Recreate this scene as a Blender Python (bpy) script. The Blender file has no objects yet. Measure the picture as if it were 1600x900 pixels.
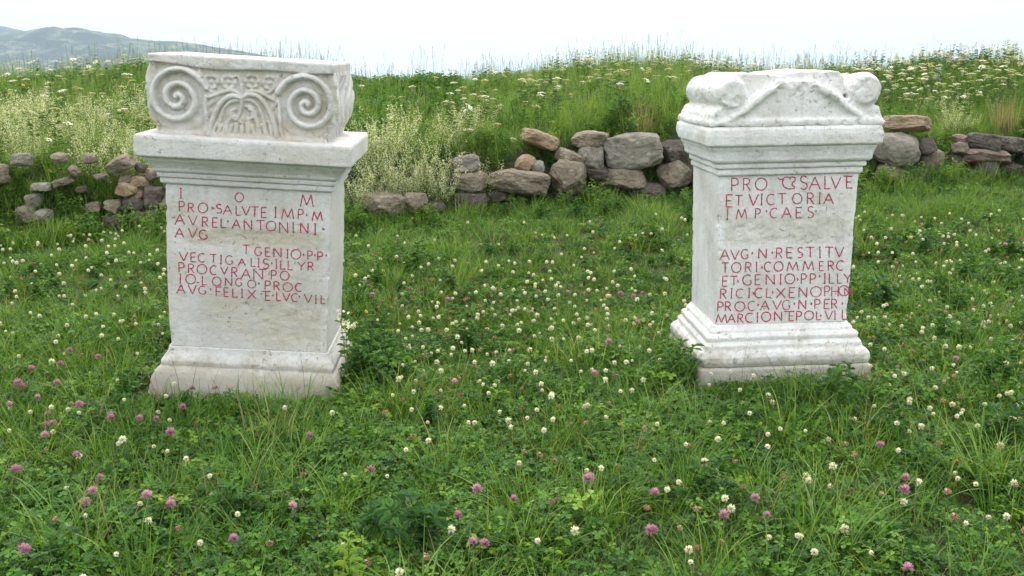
import bpy, math, random
import numpy as np
from mathutils import Vector, Matrix, Euler

random.seed(7)
RNG = np.random.default_rng(11)
S = bpy.context.scene
COL = S.collection
rad = math.radians

# ------------------------------------------------------------------ camera, world, sun, exposure
CAM_H, PITCH, FPX = 1.2, rad(12.6), 1500.0
cam_d = bpy.data.cameras.new("camera")
cam_d.lens = 33.75; cam_d.sensor_width = 36; cam_d.clip_start = .05; cam_d.clip_end = 30000
cam = bpy.data.objects.new("camera", cam_d); COL.objects.link(cam)
cam.location = (0, 0, CAM_H); cam.rotation_euler = (rad(90) - PITCH, 0, 0)
S.camera = cam

SUN_EL, SUN_AZ = rad(54), rad(2)          # azimuth measured from +Y (behind the altars) towards +X
w = bpy.data.worlds.new("World"); S.world = w; w.use_nodes = True
nt = w.node_tree; nt.nodes.clear()
o_ = nt.nodes.new('ShaderNodeOutputWorld'); bg = nt.nodes.new('ShaderNodeBackground')
sky = nt.nodes.new('ShaderNodeTexSky'); sky.sky_type = 'NISHITA'; sky.sun_disc = False
sky.sun_elevation = SUN_EL; sky.sun_rotation = SUN_AZ; sky.dust_density = 3.0
bg.inputs['Strength'].default_value = 0.10
mixw = nt.nodes.new('ShaderNodeMix'); mixw.data_type = 'RGBA'
mixw.inputs[0].default_value = 0.90        # an even veil of thin white cloud over the sky
mixw.inputs[7].default_value = (18.9, 19.0, 19.2, 1)
nt.links.new(sky.outputs[0], mixw.inputs[6])
nt.links.new(mixw.outputs[2], bg.inputs[0]); nt.links.new(bg.outputs[0], o_.inputs[0])

sun_d = bpy.data.lights.new("sun", 'SUN'); sun_d.energy = 2.3; sun_d.angle = rad(22); sun_d.color = (1, .95, .86)
sun = bpy.data.objects.new("sun", sun_d); COL.objects.link(sun)
sd = Vector((math.sin(SUN_AZ) * math.cos(SUN_EL), math.cos(SUN_AZ) * math.cos(SUN_EL), math.sin(SUN_EL)))
sun.rotation_euler = sd.to_track_quat('Z', 'Y').to_euler()
S.view_settings.view_transform = 'Standard'; S.view_settings.look = 'None'
S.view_settings.exposure = 0.27; S.view_settings.gamma = 1.0
S.render.engine = 'CYCLES'
S.cycles.max_bounces = 8; S.cycles.transparent_max_bounces = 8; S.cycles.volume_bounces = 0

# ------------------------------------------------------------------ helpers
def ray(px, py):
    x = (px - 800) / FPX; y = (450 - py) / FPX
    return np.array([x, math.cos(PITCH) + y * math.sin(PITCH), -math.sin(PITCH) + y * math.cos(PITCH)])

def tag(o, label=None, cat=None, group=None, kind=None):
    if label: o['label'] = label
    if cat: o['category'] = cat
    if group: o['group'] = group
    if kind: o['kind'] = kind
    return o

def link(name, data, parent=None, loc=None, rot=None, scale=None):
    o = bpy.data.objects.new(name, data); COL.objects.link(o)
    if parent: o.parent = parent
    if loc is not None: o.location = loc
    if rot is not None: o.rotation_euler = rot
    if scale is not None: o.scale = scale
    return o

def vnoise(p, seed=0):
    p = np.asarray(p, float); i = np.floor(p).astype(np.int64); f = p - i; f = f * f * (3 - 2 * f)
    def h(a, b, c):
        n = (a * 374761393 + b * 668265263 + c * 2147483647 + seed * 974634777) & 0xFFFFFFFF
        n = ((n ^ (n >> 13)) * 1274126177) & 0xFFFFFFFF
        n = n ^ (n >> 16)
        return (n & 0xFFFF) / 65535.0
    r = 0
    for dx in (0, 1):
        for dy in (0, 1):
            for dz in (0, 1):
                wgt = (f[..., 0] if dx else 1 - f[..., 0]) * (f[..., 1] if dy else 1 - f[..., 1]) * (f[..., 2] if dz else 1 - f[..., 2])
                r = r + wgt * h(i[..., 0] + dx, i[..., 1] + dy, i[..., 2] + dz)
    return r * 2 - 1

def fbm(p, freq=1.0, oct=4, seed=0, gain=.5):
    a, r, n = 1.0, 0, 0
    p = np.asarray(p, float) * freq
    for k in range(oct):
        r = r + a * vnoise(p + 17.3 * k, seed + k); n += a; a *= gain; p = p * 2.03
    return r / n

def mesh_np(name, V, F, mats=(), midx=None, attrs=None, smooth=False):
    """V (n,3); F list of index arrays (m,k)"""
    me = bpy.data.meshes.new(name)
    V = np.ascontiguousarray(V, np.float32)
    F = [np.asarray(f, np.int32) for f in F if len(f)]
    nl = sum(f.size for f in F); nf = sum(len(f) for f in F)
    me.vertices.add(len(V)); me.vertices.foreach_set('co', V.ravel())
    me.loops.add(nl); me.loops.foreach_set('vertex_index', np.concatenate([f.ravel() for f in F]))
    sizes = np.concatenate([np.full(len(f), f.shape[1], np.int32) for f in F])
    me.polygons.add(nf)
    st = np.zeros(nf, np.int32); st[1:] = np.cumsum(sizes)[:-1]
    me.polygons.foreach_set('loop_start', st)
    if midx is not None: me.polygons.foreach_set('material_index', np.asarray(midx, np.int32))
    me.polygons.foreach_set('use_smooth', np.full(nf, smooth, bool))
    for m in mats: me.materials.append(m)
    if attrs:
        for k, a in attrs.items():
            at = me.attributes.new(k, 'FLOAT', 'POINT'); at.data.foreach_set('value', np.asarray(a, np.float32))
    me.update(calc_edges=True); me.validate()
    return me

class Geo:
    """collects quads/tris with a material index and a per-vertex 'var' value"""
    def __init__(s): s.V = []; s.F4 = []; s.F3 = []; s.M4 = []; s.M3 = []; s.A = []; s.n = 0
    def add(s, V, F, m=0, var=0.5):
        V = np.asarray(V, float).reshape(-1, 3); F = np.asarray(F, int)
        s.V.append(V); s.A.append(np.broadcast_to(np.asarray(var, float), (len(V),)).copy())
        if F.shape[1] == 4: s.F4.append(F + s.n); s.M4.append(np.full(len(F), m))
        else: s.F3.append(F + s.n); s.M3.append(np.full(len(F), m))
        s.n += len(V)
    def mesh(s, name, mats, smooth=False):
        Fs, M = [], []
        if s.F4: Fs.append(np.concatenate(s.F4)); M += s.M4
        if s.F3: Fs.append(np.concatenate(s.F3)); M += s.M3
        return mesh_np(name, np.concatenate(s.V), Fs, mats, np.concatenate(M), {'var': np.concatenate(s.A)}, smooth)

def rot_xy(v, a):
    c, s = np.cos(a), np.sin(a); r = v.copy()
    r[..., 0] = v[..., 0] * c - v[..., 1] * s; r[..., 1] = v[..., 0] * s + v[..., 1] * c
    return r

# ------------------------------------------------------------------ materials
def new_mat(name):
    m = bpy.data.materials.new(name); m.use_nodes = True; n = m.node_tree; n.nodes.clear()
    out = n.nodes.new('ShaderNodeOutputMaterial')
    return m, n, out

def N(n, t, **kw):
    nd = n.nodes.new(t)
    for k, v in kw.items():
        if k.startswith('i_'):
            key = k[2:]; key = int(key) if key.isdigit() else key.replace('_', ' ')
            nd.inputs[key].default_value = v
        else: setattr(nd, k, v)
    return nd

def mixc(n, a, b, fac, mode='MIX'):
    m = N(n, 'ShaderNodeMix', data_type='RGBA', blend_type=mode)
    for sock, v in ((0, fac), (6, a), (7, b)):
        if hasattr(v, 'is_linked'): n.links.new(v, m.inputs[sock])
        else: m.inputs[sock].default_value = v if sock == 0 else (*v, 1)
    return m.outputs[2]

def ramp(n, src, stops):
    r = N(n, 'ShaderNodeValToRGB'); cr = r.color_ramp
    while len(cr.elements) > 1: cr.elements.remove(cr.elements[-1])
    cr.elements[0].position = stops[0][0]; c = stops[0][1]; cr.elements[0].color = (*c, 1) if not isinstance(c, (int, float)) else (c, c, c, 1)
    for p, c in stops[1:]:
        e = cr.elements.new(p); e.color = (*c, 1) if not isinstance(c, (int, float)) else (c, c, c, 1)
    n.links.new(src, r.inputs[0]); return r.outputs[0]

def noise(n, scale, detail=4, rough=.55, coord=None, dist=0):
    t = N(n, 'ShaderNodeTexNoise'); t.inputs['Scale'].default_value = scale; t.inputs['Detail'].default_value = detail
    t.inputs['Roughness'].default_value = rough; t.inputs['Distortion'].default_value = dist
    if coord is not None: n.links.new(coord, t.inputs['Vector'])
    return t.outputs[0]

def leaf_mat(name, stops, trans=.35, rough=.5, spec=.28):
    """foliage: colour from the leaf's own 'var' value, shifted a little from plant to plant"""
    m, n, out = new_mat(name)
    at = N(n, 'ShaderNodeAttribute', attribute_name='var')
    oi = N(n, 'ShaderNodeObjectInfo')
    ad = N(n, 'ShaderNodeMath', operation='MULTIPLY_ADD'); n.links.new(oi.outputs['Random'], ad.inputs[0]); ad.inputs[1].default_value = .45; ad.inputs[2].default_value = -.22
    sm = N(n, 'ShaderNodeMath', operation='ADD', use_clamp=True); n.links.new(at.outputs['Fac'], sm.inputs[0]); n.links.new(ad.outputs[0], sm.inputs[1])
    c = ramp(n, sm.outputs[0], stops)
    p = N(n, 'ShaderNodeBsdfPrincipled'); p.inputs['Roughness'].default_value = rough; p.inputs['Specular IOR Level'].default_value = spec
    n.links.new(c, p.inputs['Base Color'])
    t = N(n, 'ShaderNodeBsdfTranslucent'); tc = mixc(n, c, (1.25, 1.2, .55), 1.0, 'MULTIPLY'); n.links.new(tc, t.inputs['Color'])
    mx = N(n, 'ShaderNodeMixShader'); mx.inputs[0].default_value = trans
    n.links.new(p.outputs[0], mx.inputs[1]); n.links.new(t.outputs[0], mx.inputs[2]); n.links.new(mx.outputs[0], out.inputs[0])
    return m

M = {}
M['clover'] = leaf_mat('clover_leaf', [(0, (.022, .072, .010)), (.45, (.056, .160, .016)), (.8, (.130, .275, .028)), (1, (.25, .39, .045))], .34)
M['grass'] = leaf_mat('grass_blade', [(0, (.032, .095, .012)), (.5, (.086, .195, .020)), (.85, (.180, .310, .035)), (1, (.34, .40, .11))], .36)
M['broad'] = leaf_mat('broad_leaf', [(0, (.030, .095, .018)), (.6, (.062, .165, .025)), (1, (.14, .26, .04))], .25)
M['meadow'] = leaf_mat('meadow_grass', [(0, (.070, .150, .030)), (.5, (.140, .265, .050)), (.85, (.225, .350, .075)), (1, (.33, .40, .13))], .42)
M['herb'] = leaf_mat('dark_herb', [(0, (.048, .125, .026)), (.6, (.100, .220, .040)), (1, (.18, .31, .06))], .35)
M['straw'] = leaf_mat('dry_stem', [(0, (.22, .13, .07)), (.5, (.30, .22, .11)), (1, (.40, .33, .17))], .25)
M['seed'] = leaf_mat('seed_head', [(0, (.16, .18, .10)), (1, (.34, .34, .20))], .3)
M['cream'] = leaf_mat('cream_blossom', [(0, (.56, .58, .34)), (.5, (.70, .70, .48)), (1, (.86, .86, .68))], .35)
M['white'] = leaf_mat('white_petal', [(0, (.55, .45, .36)), (.35, (.70, .66, .56)), (1, (.88, .88, .80))], .30)
M['pink'] = leaf_mat('pink_petal', [(0, (.42, .20, .32)), (.5, (.58, .28, .48)), (1, (.74, .48, .66))], .30)
M['brownp'] = leaf_mat('withered_petal', [(0, (.25, .13, .07)), (.6, (.42, .25, .15)), (1, (.60, .44, .32))], .25)
M['blue'] = leaf_mat('blue_petal', [(0, (.12, .20, .60)), (1, (.28, .40, .85))], .3)
M['yellow'] = leaf_mat('yellow_petal', [(0, (.75, .45, .03)), (1, (.85, .62, .05))], .3)
M['stemg'] = leaf_mat('green_stem', [(0, (.06, .13, .035)), (1, (.13, .22, .06))], .2)

def stone_altar_mat(name, base, stain):
    m, n, out = new_mat(name)
    tc = N(n, 'ShaderNodeTexCoord').outputs['Object']
    at = N(n, 'ShaderNodeAttribute', attribute_name='wear')
    c = ramp(n, noise(n, 3.2, 5, .6, tc), [(.3, tuple(.82 * b for b in base)), (.55, base), (.75, tuple(min(1, 1.07 * b) for b in base))])
    # blotchy beige weathering
    f = ramp(n, noise(n, 5.5, 6, .65, tc, .4), [(.47, 0.0), (.70, .60)])
    c = mixc(n, c, stain, f)
    # chiselled areas show yellower stone
    g = N(n, 'ShaderNodeMath', operation='MULTIPLY', use_clamp=True)
    n.links.new(at.outputs['Fac'], g.inputs[0]); n.links.new(ramp(n, noise(n, 26, 5, .7, tc), [(.30, .25), (.7, .9)]), g.inputs[1])
    c = mixc(n, c, stain, g.outputs[0])
    # grey grain
    f2 = ramp(n, noise(n, 120, 3, .7, tc), [(.48, 0.0), (.72, .45)])
    c = mixc(n, c, (.42, .42, .41), f2)
    # scattered dark pits and lichen specks
    f3 = ramp(n, noise(n, 62, 3, .6, tc, .6), [(.625, 0.0), (.69, .65)])
    k = N(n, 'ShaderNodeMath', operation='MULTIPLY'); n.links.new(f3, k.inputs[0]); n.links.new(ramp(n, noise(n, 6, 3, .6, tc), [(.42, .06), (.58, 1.0)]), k.inputs[1])
    c = mixc(n, c, (.20, .18, .15), k.outputs[0])
    # soil splashed on the foot and faint runs of grey down the faces
    sx = N(n, 'ShaderNodeSeparateXYZ'); n.links.new(tc, sx.inputs[0])
    zz = N(n, 'ShaderNodeMath', operation='MULTIPLY_ADD'); n.links.new(noise(n, 16, 4, .7, tc), zz.inputs[0]); zz.inputs[1].default_value = -.22; n.links.new(sx.outputs[2], zz.inputs[2])
    c = mixc(n, c, (.34, .30, .22), ramp(n, zz.outputs[0], [(.0, .62), (.06, 0.0)]))
    mp = N(n, 'ShaderNodeMapping'); mp.inputs['Scale'].default_value = (1, 1, .12); n.links.new(tc, mp.inputs[0])
    c = mixc(n, c, (.45, .44, .41), ramp(n, noise(n, 24, 4, .65, mp.outputs[0]), [(.53, 0.0), (.70, .38)]))
    p = N(n, 'ShaderNodeBsdfPrincipled'); p.inputs['Roughness'].default_value = .92; p.inputs['Specular IOR Level'].default_value = .2
    n.links.new(c, p.inputs['Base Color'])
    b = N(n, 'ShaderNodeBump'); b.inputs['Distance'].default_value = .004; b.inputs['Strength'].default_value = .9
    hh = N(n, 'ShaderNodeMath', operation='SUBTRACT'); n.links.new(noise(n, 90, 6, .7, tc), hh.inputs[0]); n.links.new(k.outputs[0], hh.inputs[1])
    n.links.new(hh.outputs[0], b.inputs['Height']); n.links.new(b.outputs[0], p.inputs['Normal'])
    n.links.new(p.outputs[0], out.inputs[0]); return m
M['altar_l'] = stone_altar_mat('pale_limestone', (.69, .68, .655), (.50, .44, .32))
M['altar_r'] = stone_altar_mat('white_limestone', (.80, .795, .775), (.56, .52, .43))

def paint_mat():
    m, n, out = new_mat('red_letter_paint')
    tc = N(n, 'ShaderNodeTexCoord').outputs['Object']
    c = ramp(n, noise(n, 55, 4, .7, tc), [(.30, (.36, .020, .060)), (.58, (.46, .040, .095)), (.78, (.56, .22, .26))])
    p = N(n, 'ShaderNodeBsdfPrincipled'); p.inputs['Roughness'].default_value = .8; n.links.new(c, p.inputs['Base Color'])
    n.links.new(p.outputs[0], out.inputs[0]); return m
M['paint'] = paint_mat()

def rock_mat(name, a, b, lichen=.5, dark=1.0):
    m, n, out = new_mat(name)
    tc = N(n, 'ShaderNodeTexCoord').outputs['Object']; oi = N(n, 'ShaderNodeObjectInfo')
    ad = N(n, 'ShaderNodeVectorMath', operation='ADD'); n.links.new(tc, ad.inputs[0])
    sc = N(n, 'ShaderNodeMath', operation='MULTIPLY'); n.links.new(oi.outputs['Random'], sc.inputs[0]); sc.inputs[1].default_value = 40
    n.links.new(sc.outputs[0], ad.inputs[1]); v = ad.outputs[0]
    c = ramp(n, noise(n, 9, 6, .68, v, .3), [(.3, a), (.7, b)])
    c = mixc(n, c, tuple(x * .55 for x in a), ramp(n, noise(n, 40, 4, .7, v), [(.5, 0.0), (.75, .6)]))
    vo = N(n, 'ShaderNodeTexVoronoi'); vo.inputs['Scale'].default_value = 13; vo.inputs['Randomness'].default_value = 1; n.links.new(v, vo.inputs['Vector'])
    sp = N(n, 'ShaderNodeMath', operation='MULTIPLY_ADD'); n.links.new(noise(n, 35, 3, .6, v), sp.inputs[0]); sp.inputs[1].default_value = .35; n.links.new(vo.outputs['Distance'], sp.inputs[2])
    f = ramp(n, sp.outputs[0], [(.36, .95), (.44, 0.0)])
    k = N(n, 'ShaderNodeMath', operation='MULTIPLY'); n.links.new(f, k.inputs[0]); n.links.new(ramp(n, noise(n, 5, 2, .5, v), [(.5, 0.0), (.62, lichen)]), k.inputs[1])
    c = mixc(n, c, (.42, .44, .34), k.outputs[0])
    p = N(n, 'ShaderNodeBsdfPrincipled'); p.inputs['Roughness'].default_value = .9; p.inputs['Specular IOR Level'].default_value = .25
    n.links.new(c, p.inputs['Base Color'])
    bp = N(n, 'ShaderNodeBump'); bp.inputs['Distance'].default_value = .022; bp.inputs['Strength'].default_value = 1.0
    n.links.new(noise(n, 28, 8, .7, v), bp.inputs['Height']); n.links.new(bp.outputs[0], p.inputs['Normal'])
    n.links.new(p.outputs[0], out.inputs[0]); return m
M['r_brown'] = rock_mat('brown_rock', (.150, .122, .088), (.320, .272, .205), .85)
M['r_grey'] = rock_mat('grey_rock', (.170, .155, .125), (.350, .322, .268), .7)
M['r_dark'] = rock_mat('dark_rock', (.075, .064, .054), (.160, .138, .118), .5)
M['r_red'] = rock_mat('reddish_rock', (.17, .115, .09), (.29, .22, .18), .4)
M['r_tan'] = rock_mat('tan_rock', (.24, .165, .105), (.40, .30, .20), .4)

def ground_mat():
    m, n, out = new_mat('meadow_soil')
    tc = N(n, 'ShaderNodeNewGeometry').outputs['Position']
    soil = ramp(n, noise(n, 14, 6, .7, tc), [(.3, (.045, .035, .024)), (.7, (.13, .10, .07))])
    far = ramp(n, noise(n, .012, 8, .7, tc), [(.35, (.045, .075, .030)), (.5, (.09, .13, .05)), (.65, (.16, .17, .08))])
    gr = ramp(n, noise(n, 9, 4, .7, tc), [(.35, 0.0), (.6, .75)])
    c = mixc(n, soil, (.045, .085, .022), gr)
    sx = N(n, 'ShaderNodeSeparateXYZ'); n.links.new(tc, sx.inputs[0])
    mr = N(n, 'ShaderNodeMapRange'); n.links.new(sx.outputs[1], mr.inputs[0]); mr.inputs[1].default_value = 14; mr.inputs[2].default_value = 40
    c = mixc(n, c, far, mr.outputs[0])
    p = N(n, 'ShaderNodeBsdfPrincipled'); p.inputs['Roughness'].default_value = .95; p.inputs['Specular IOR Level'].default_value = .1
    n.links.new(c, p.inputs['Base Color'])
    b = N(n, 'ShaderNodeBump'); b.inputs['Distance'].default_value = .02; n.links.new(noise(n, 30, 6, .7, tc), b.inputs['Height']); n.links.new(b.outputs[0], p.inputs['Normal'])
    n.links.new(p.outputs[0], out.inputs[0]); return m
M['ground'] = ground_mat()

def hill_mat():
    m, n, out = new_mat('wooded_hill')
    tc = N(n, 'ShaderNodeNewGeometry').outputs['Position']
    c = ramp(n, noise(n, .016, 9, .75, tc, .5), [(.38, (.012, .030, .016)), (.50, (.040, .070, .030)), (.56, (.17, .20, .10)), (.66, (.34, .33, .22))])
    p = N(n, 'ShaderNodeBsdfPrincipled'); p.inputs['Roughness'].default_value = .95
    n.links.new(c, p.inputs['Base Color'])
    b = N(n, 'ShaderNodeBump'); b.inputs['Distance'].default_value = 14; n.links.new(noise(n, .05, 7, .75, tc), b.inputs['Height']); n.links.new(b.outputs[0], p.inputs['Normal'])
    n.links.new(p.outputs[0], out.inputs[0]); return m
M['hill'] = hill_mat()

# ------------------------------------------------------------------ terrain
def sstep(a, b, t):
    t = np.clip((t - a) / (b - a), 0, 1); return t * t * (3 - 2 * t)
def wall_y(x): return 6.45 + .25 * np.clip(x, -4.5, 5.5) + .06 * np.sin(x * 2.1)
def base_z(x, y):
    return (.25 + .033 * np.clip(x, -4, 5)) * sstep(3.9, 6.6, y - .25 * np.clip(x, -4.5, 5.5))
def ground_z(x, y):
    x = np.asarray(x, float); y = np.asarray(y, float)
    yw = wall_y(x); b = base_z(x, y)
    low = .42 + .06 * np.sin(x * 1.3) - .08 * sstep(-1.2, -2.4, x) - .06 * sstep(2, 3, x)      # how high the wall retains
    step = low * sstep(.12, .50, y - yw) * 1.0
    t = np.clip(y - yw - .3, 0, 5.5)
    crest = .050 + .036 * sstep(-1.6, -3.2, x) + .012 * sstep(-.4, -1.0, x) + .020 * sstep(1.0, 4.5, x)
    bank = crest * t + .02 * np.sin(x * .9 + 1) * t / 3
    drop = -np.clip(y - 13.5, 0, None)
    drop = np.where(drop < 0, -38 * (1 - np.exp(drop / 110)), 0)
    side = -6 * (1 - np.exp(-np.clip(np.abs(x) - 25, 0, None) / 120))
    P = np.stack([x, y, np.zeros_like(x)], -1)
    return b + step + bank + drop + side * (y > -1e9) + .022 * fbm(P, 2.2, 3, 5) * sstep(9, 7, np.abs(x)) + .006 * fbm(P, 11, 2, 9)

def axis(lo, hi, step, far):
    a = list(np.arange(lo, hi + 1e-6, step)); d = step; p = hi
    up = []
    while p < far: d *= 1.22; p += d; up.append(p)
    d = step; p = lo; dn = []
    while p > -far: d *= 1.22; p -= d; dn.append(p)
    return np.array(dn[::-1] + a + up)
def grid_faces(nx, ny):
    i = np.arange(nx - 1)[None, :] + np.arange(ny - 1)[:, None] * nx
    return np.stack([i, i + 1, i + 1 + nx, i + nx], -1).reshape(-1, 4)
xs = axis(-6.5, 7.5, .07, 7000); ys = axis(1.2, 13, .07, 7000)
X, Y = np.meshgrid(xs, ys)
g = link('ground', mesh_np('ground', np.stack([X, Y, ground_z(X, Y)], -1).reshape(-1, 3), [grid_faces(len(xs), len(ys))], [M['ground']], smooth=True))
tag(g, 'grassy ground running up to a low bank behind the altars', kind='structure')

# far hills
def make_hill(name, dist, prof, depth, label, seed):
    px = np.array([p[0] for p in prof], float); py = np.array([p[1] for p in prof], float)
    us = np.linspace(px[0], px[-1], 300); top = np.interp(us, px, py)
    vs = np.linspace(-1, 1, 60)
    U, Vv = np.meshgrid(us, vs)
    Xh = (U - 800) / FPX * dist * (1 + 0 * Vv); Yh = dist * math.cos(0) + Vv * depth
    hgt = (115 - np.interp(U, px, py)) / FPX * dist + 40
    P = np.stack([Xh, Yh, 0 * Xh], -1)
    n1 = fbm(P, 1 / 260, 5, seed)
    Z = -40 + hgt * (np.cos(Vv * math.pi / 2) ** 1.3) * (1 + .22 * n1 * (np.abs(Vv) > .12)) + 9 * fbm(P, 1 / 60, 4, seed + 5)
    o = link(name, mesh_np(name, np.stack([Xh, Yh, Z], -1).reshape(-1, 3), [grid_faces(300, 60)], [M['hill']], smooth=True))
    tag(o, label, kind='structure')
make_hill('far_hills', 3400, [(-1900, 130), (-1300, 70), (-800, 52), (-300, 66), (-120, 58), (-30, 47), (15, 44), (60, 51), (110, 58), (180, 75), (300, 120), (420, 150)], 600, 'pale blue hill farthest off on the left skyline', 3)
make_hill('hills', 2500, [(-1900, 150), (-900, 110), (-300, 80), (0, 62), (60, 58), (95, 52), (125, 51), (160, 58), (200, 62), (250, 67), (330, 73), (400, 84), (440, 93), (500, 108), (600, 128), (760, 150)], 480, 'wooded hill ridge behind the left altar', 8)

# ------------------------------------------------------------------ altars
def ring_pts(hw, hd, r, step):
    """rounded rectangle, ccw seen from above, starting front-left; returns pts (n,2), normals (n,2)"""
    P, Nn = [], []
    nx = max(4, int(2 * hw / step)); ny = max(4, int(2 * hd / step)); nc = 3
    def seg(a, b, n, nor):
        for i in range(n):
            t = i / n; P.append((a[0] + (b[0] - a[0]) * t, a[1] + (b[1] - a[1]) * t)); Nn.append(nor)
    def arc(c, a0):
        for i in range(nc):
            a = a0 + (i / nc) * math.pi / 2; P.append((c[0] + math.cos(a), c[1] + math.sin(a))); Nn.append((math.cos(a), math.sin(a)))
    # straight parts in units resolved later: store as corner sign + fraction
    out = []
    for (sx0, sx1, sy0, sy1, nor, n, a0, cs) in (
        (-1, 1, -1, -1, (0, -1), nx, -90, (1, -1)), (1, 1, -1, 1, (1, 0), ny, 0, (1, 1)),
        (1, -1, 1, 1, (0, 1), nx, 90, (-1, 1)), (-1, -1, 1, -1, (-1, 0), ny, 180, (-1, -1))):
        for i in range(n):
            t = i / n; out.append((sx0 + (sx1 - sx0) * t, sy0 + (sy1 - sy0) * t, nor[0], nor[1]))
        for i in range(nc):
            a = rad(a0) + i / nc * math.pi / 2
            out.append((cs[0], cs[1], math.cos(a), math.sin(a)))
    return np.array(out)

def sweep(name, prof, hw, hd, mat, r=.008, step=.006, zstep=.005, disp=None, wear=None, seed=0, hwf=None, rough=1.0, parent=None, cap=True):
    """rectangular moulded block: prof = [(offset, z)...] from bottom to top; front faces -Y"""
    zs, of = [], []
    for (o0, z0), (o1, z1) in zip(prof[:-1], prof[1:]):
        L = math.hypot(o1 - o0, z1 - z0); n = max(1, int(round(L / zstep)))
        for i in range(n): t = i / n; zs.append(z0 + (z1 - z0) * t); of.append(o0 + (o1 - o0) * t)
    zs.append(prof[-1][1]); of.append(prof[-1][0]); zs = np.array(zs); of = np.array(of)
    R = ring_pts(hw, hd, r, step); n = len(R); m = len(zs)
    HW = (hw + of)[:, None] * np.ones(n); HD = (hd + of)[:, None] * np.ones(n)
    if hwf is not None: HW = HW + hwf(zs)[:, None]
    Xp = R[:, 0] * (HW - r) + R[:, 2] * r; Yp = R[:, 1] * (HD - r) + R[:, 3] * r; Zp = zs[:, None] * np.ones(n)
    P = np.stack([Xp, Yp, Zp], -1); Nn = np.stack([R[:, 2], R[:, 3], 0 * R[:, 2]], -1)[None] * np.ones((m, 1, 1))
    d = rough * (.0022 * fbm(P, 9, 3, seed) + .0011 * fbm(P, 55, 3, seed + 3))
    corner = np.exp(-((HW - np.abs(Xp)) + (HD - np.abs(Yp))) / .012)
    chip = np.clip(fbm(P, 24, 3, seed + 7) - .12, 0, 1) * .030 * corner * rough
    d = d - chip
    wv = np.zeros((m, n))
    if disp is not None:
        dd, ww = disp(P, Nn); d = d + dd; wv = ww
    P = P + Nn * d[..., None]
    P[..., 2] += rough * .0014 * fbm(P, 14, 3, seed + 11) * ((zs > zs[0] + .002) & (zs < zs[-1] + 1))[:, None]
    V = P.reshape(-1, 3)
    i = np.arange(n); j = (i + 1) % n; k = np.arange(m - 1)[:, None] * n
    F = [np.stack([k + i, k + j, k + n + j, k + n + i], -1).reshape(-1, 4)]
    W = wv.reshape(-1)
    if cap:
        for last, flip in ((0, True), (m - 1, False)):
            prev = np.arange(n) + last * n
            ringP = P[last]
            for s in (.97, .85, .6, .3):
                q = ringP * np.array([s, s, 1]); q[:, 2] = ringP[:, 2].mean() * (1 - s) + ringP[:, 2] * s + .0015 * fbm(q, 30, 2, seed)
                st = len(V); V = np.concatenate([V, q]); W = np.concatenate([W, np.zeros(n)])
                cur = np.arange(n) + st; f = np.stack([prev, np.roll(prev, -1), np.roll(cur, -1), cur], -1)
                F.append(f[:, ::-1] if flip else f); prev = cur
            st = len(V); V = np.concatenate([V, V[prev].mean(0)[None]]); W = np.concatenate([W, [0]])
            f = np.stack([prev, np.roll(prev, -1), np.full(n, st)], -1); F.append(f[:, ::-1] if flip else f)
    me = mesh_np(name, V, F, [mat], None, {'wear': W}, True)
    return link(name, me, parent)

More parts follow.
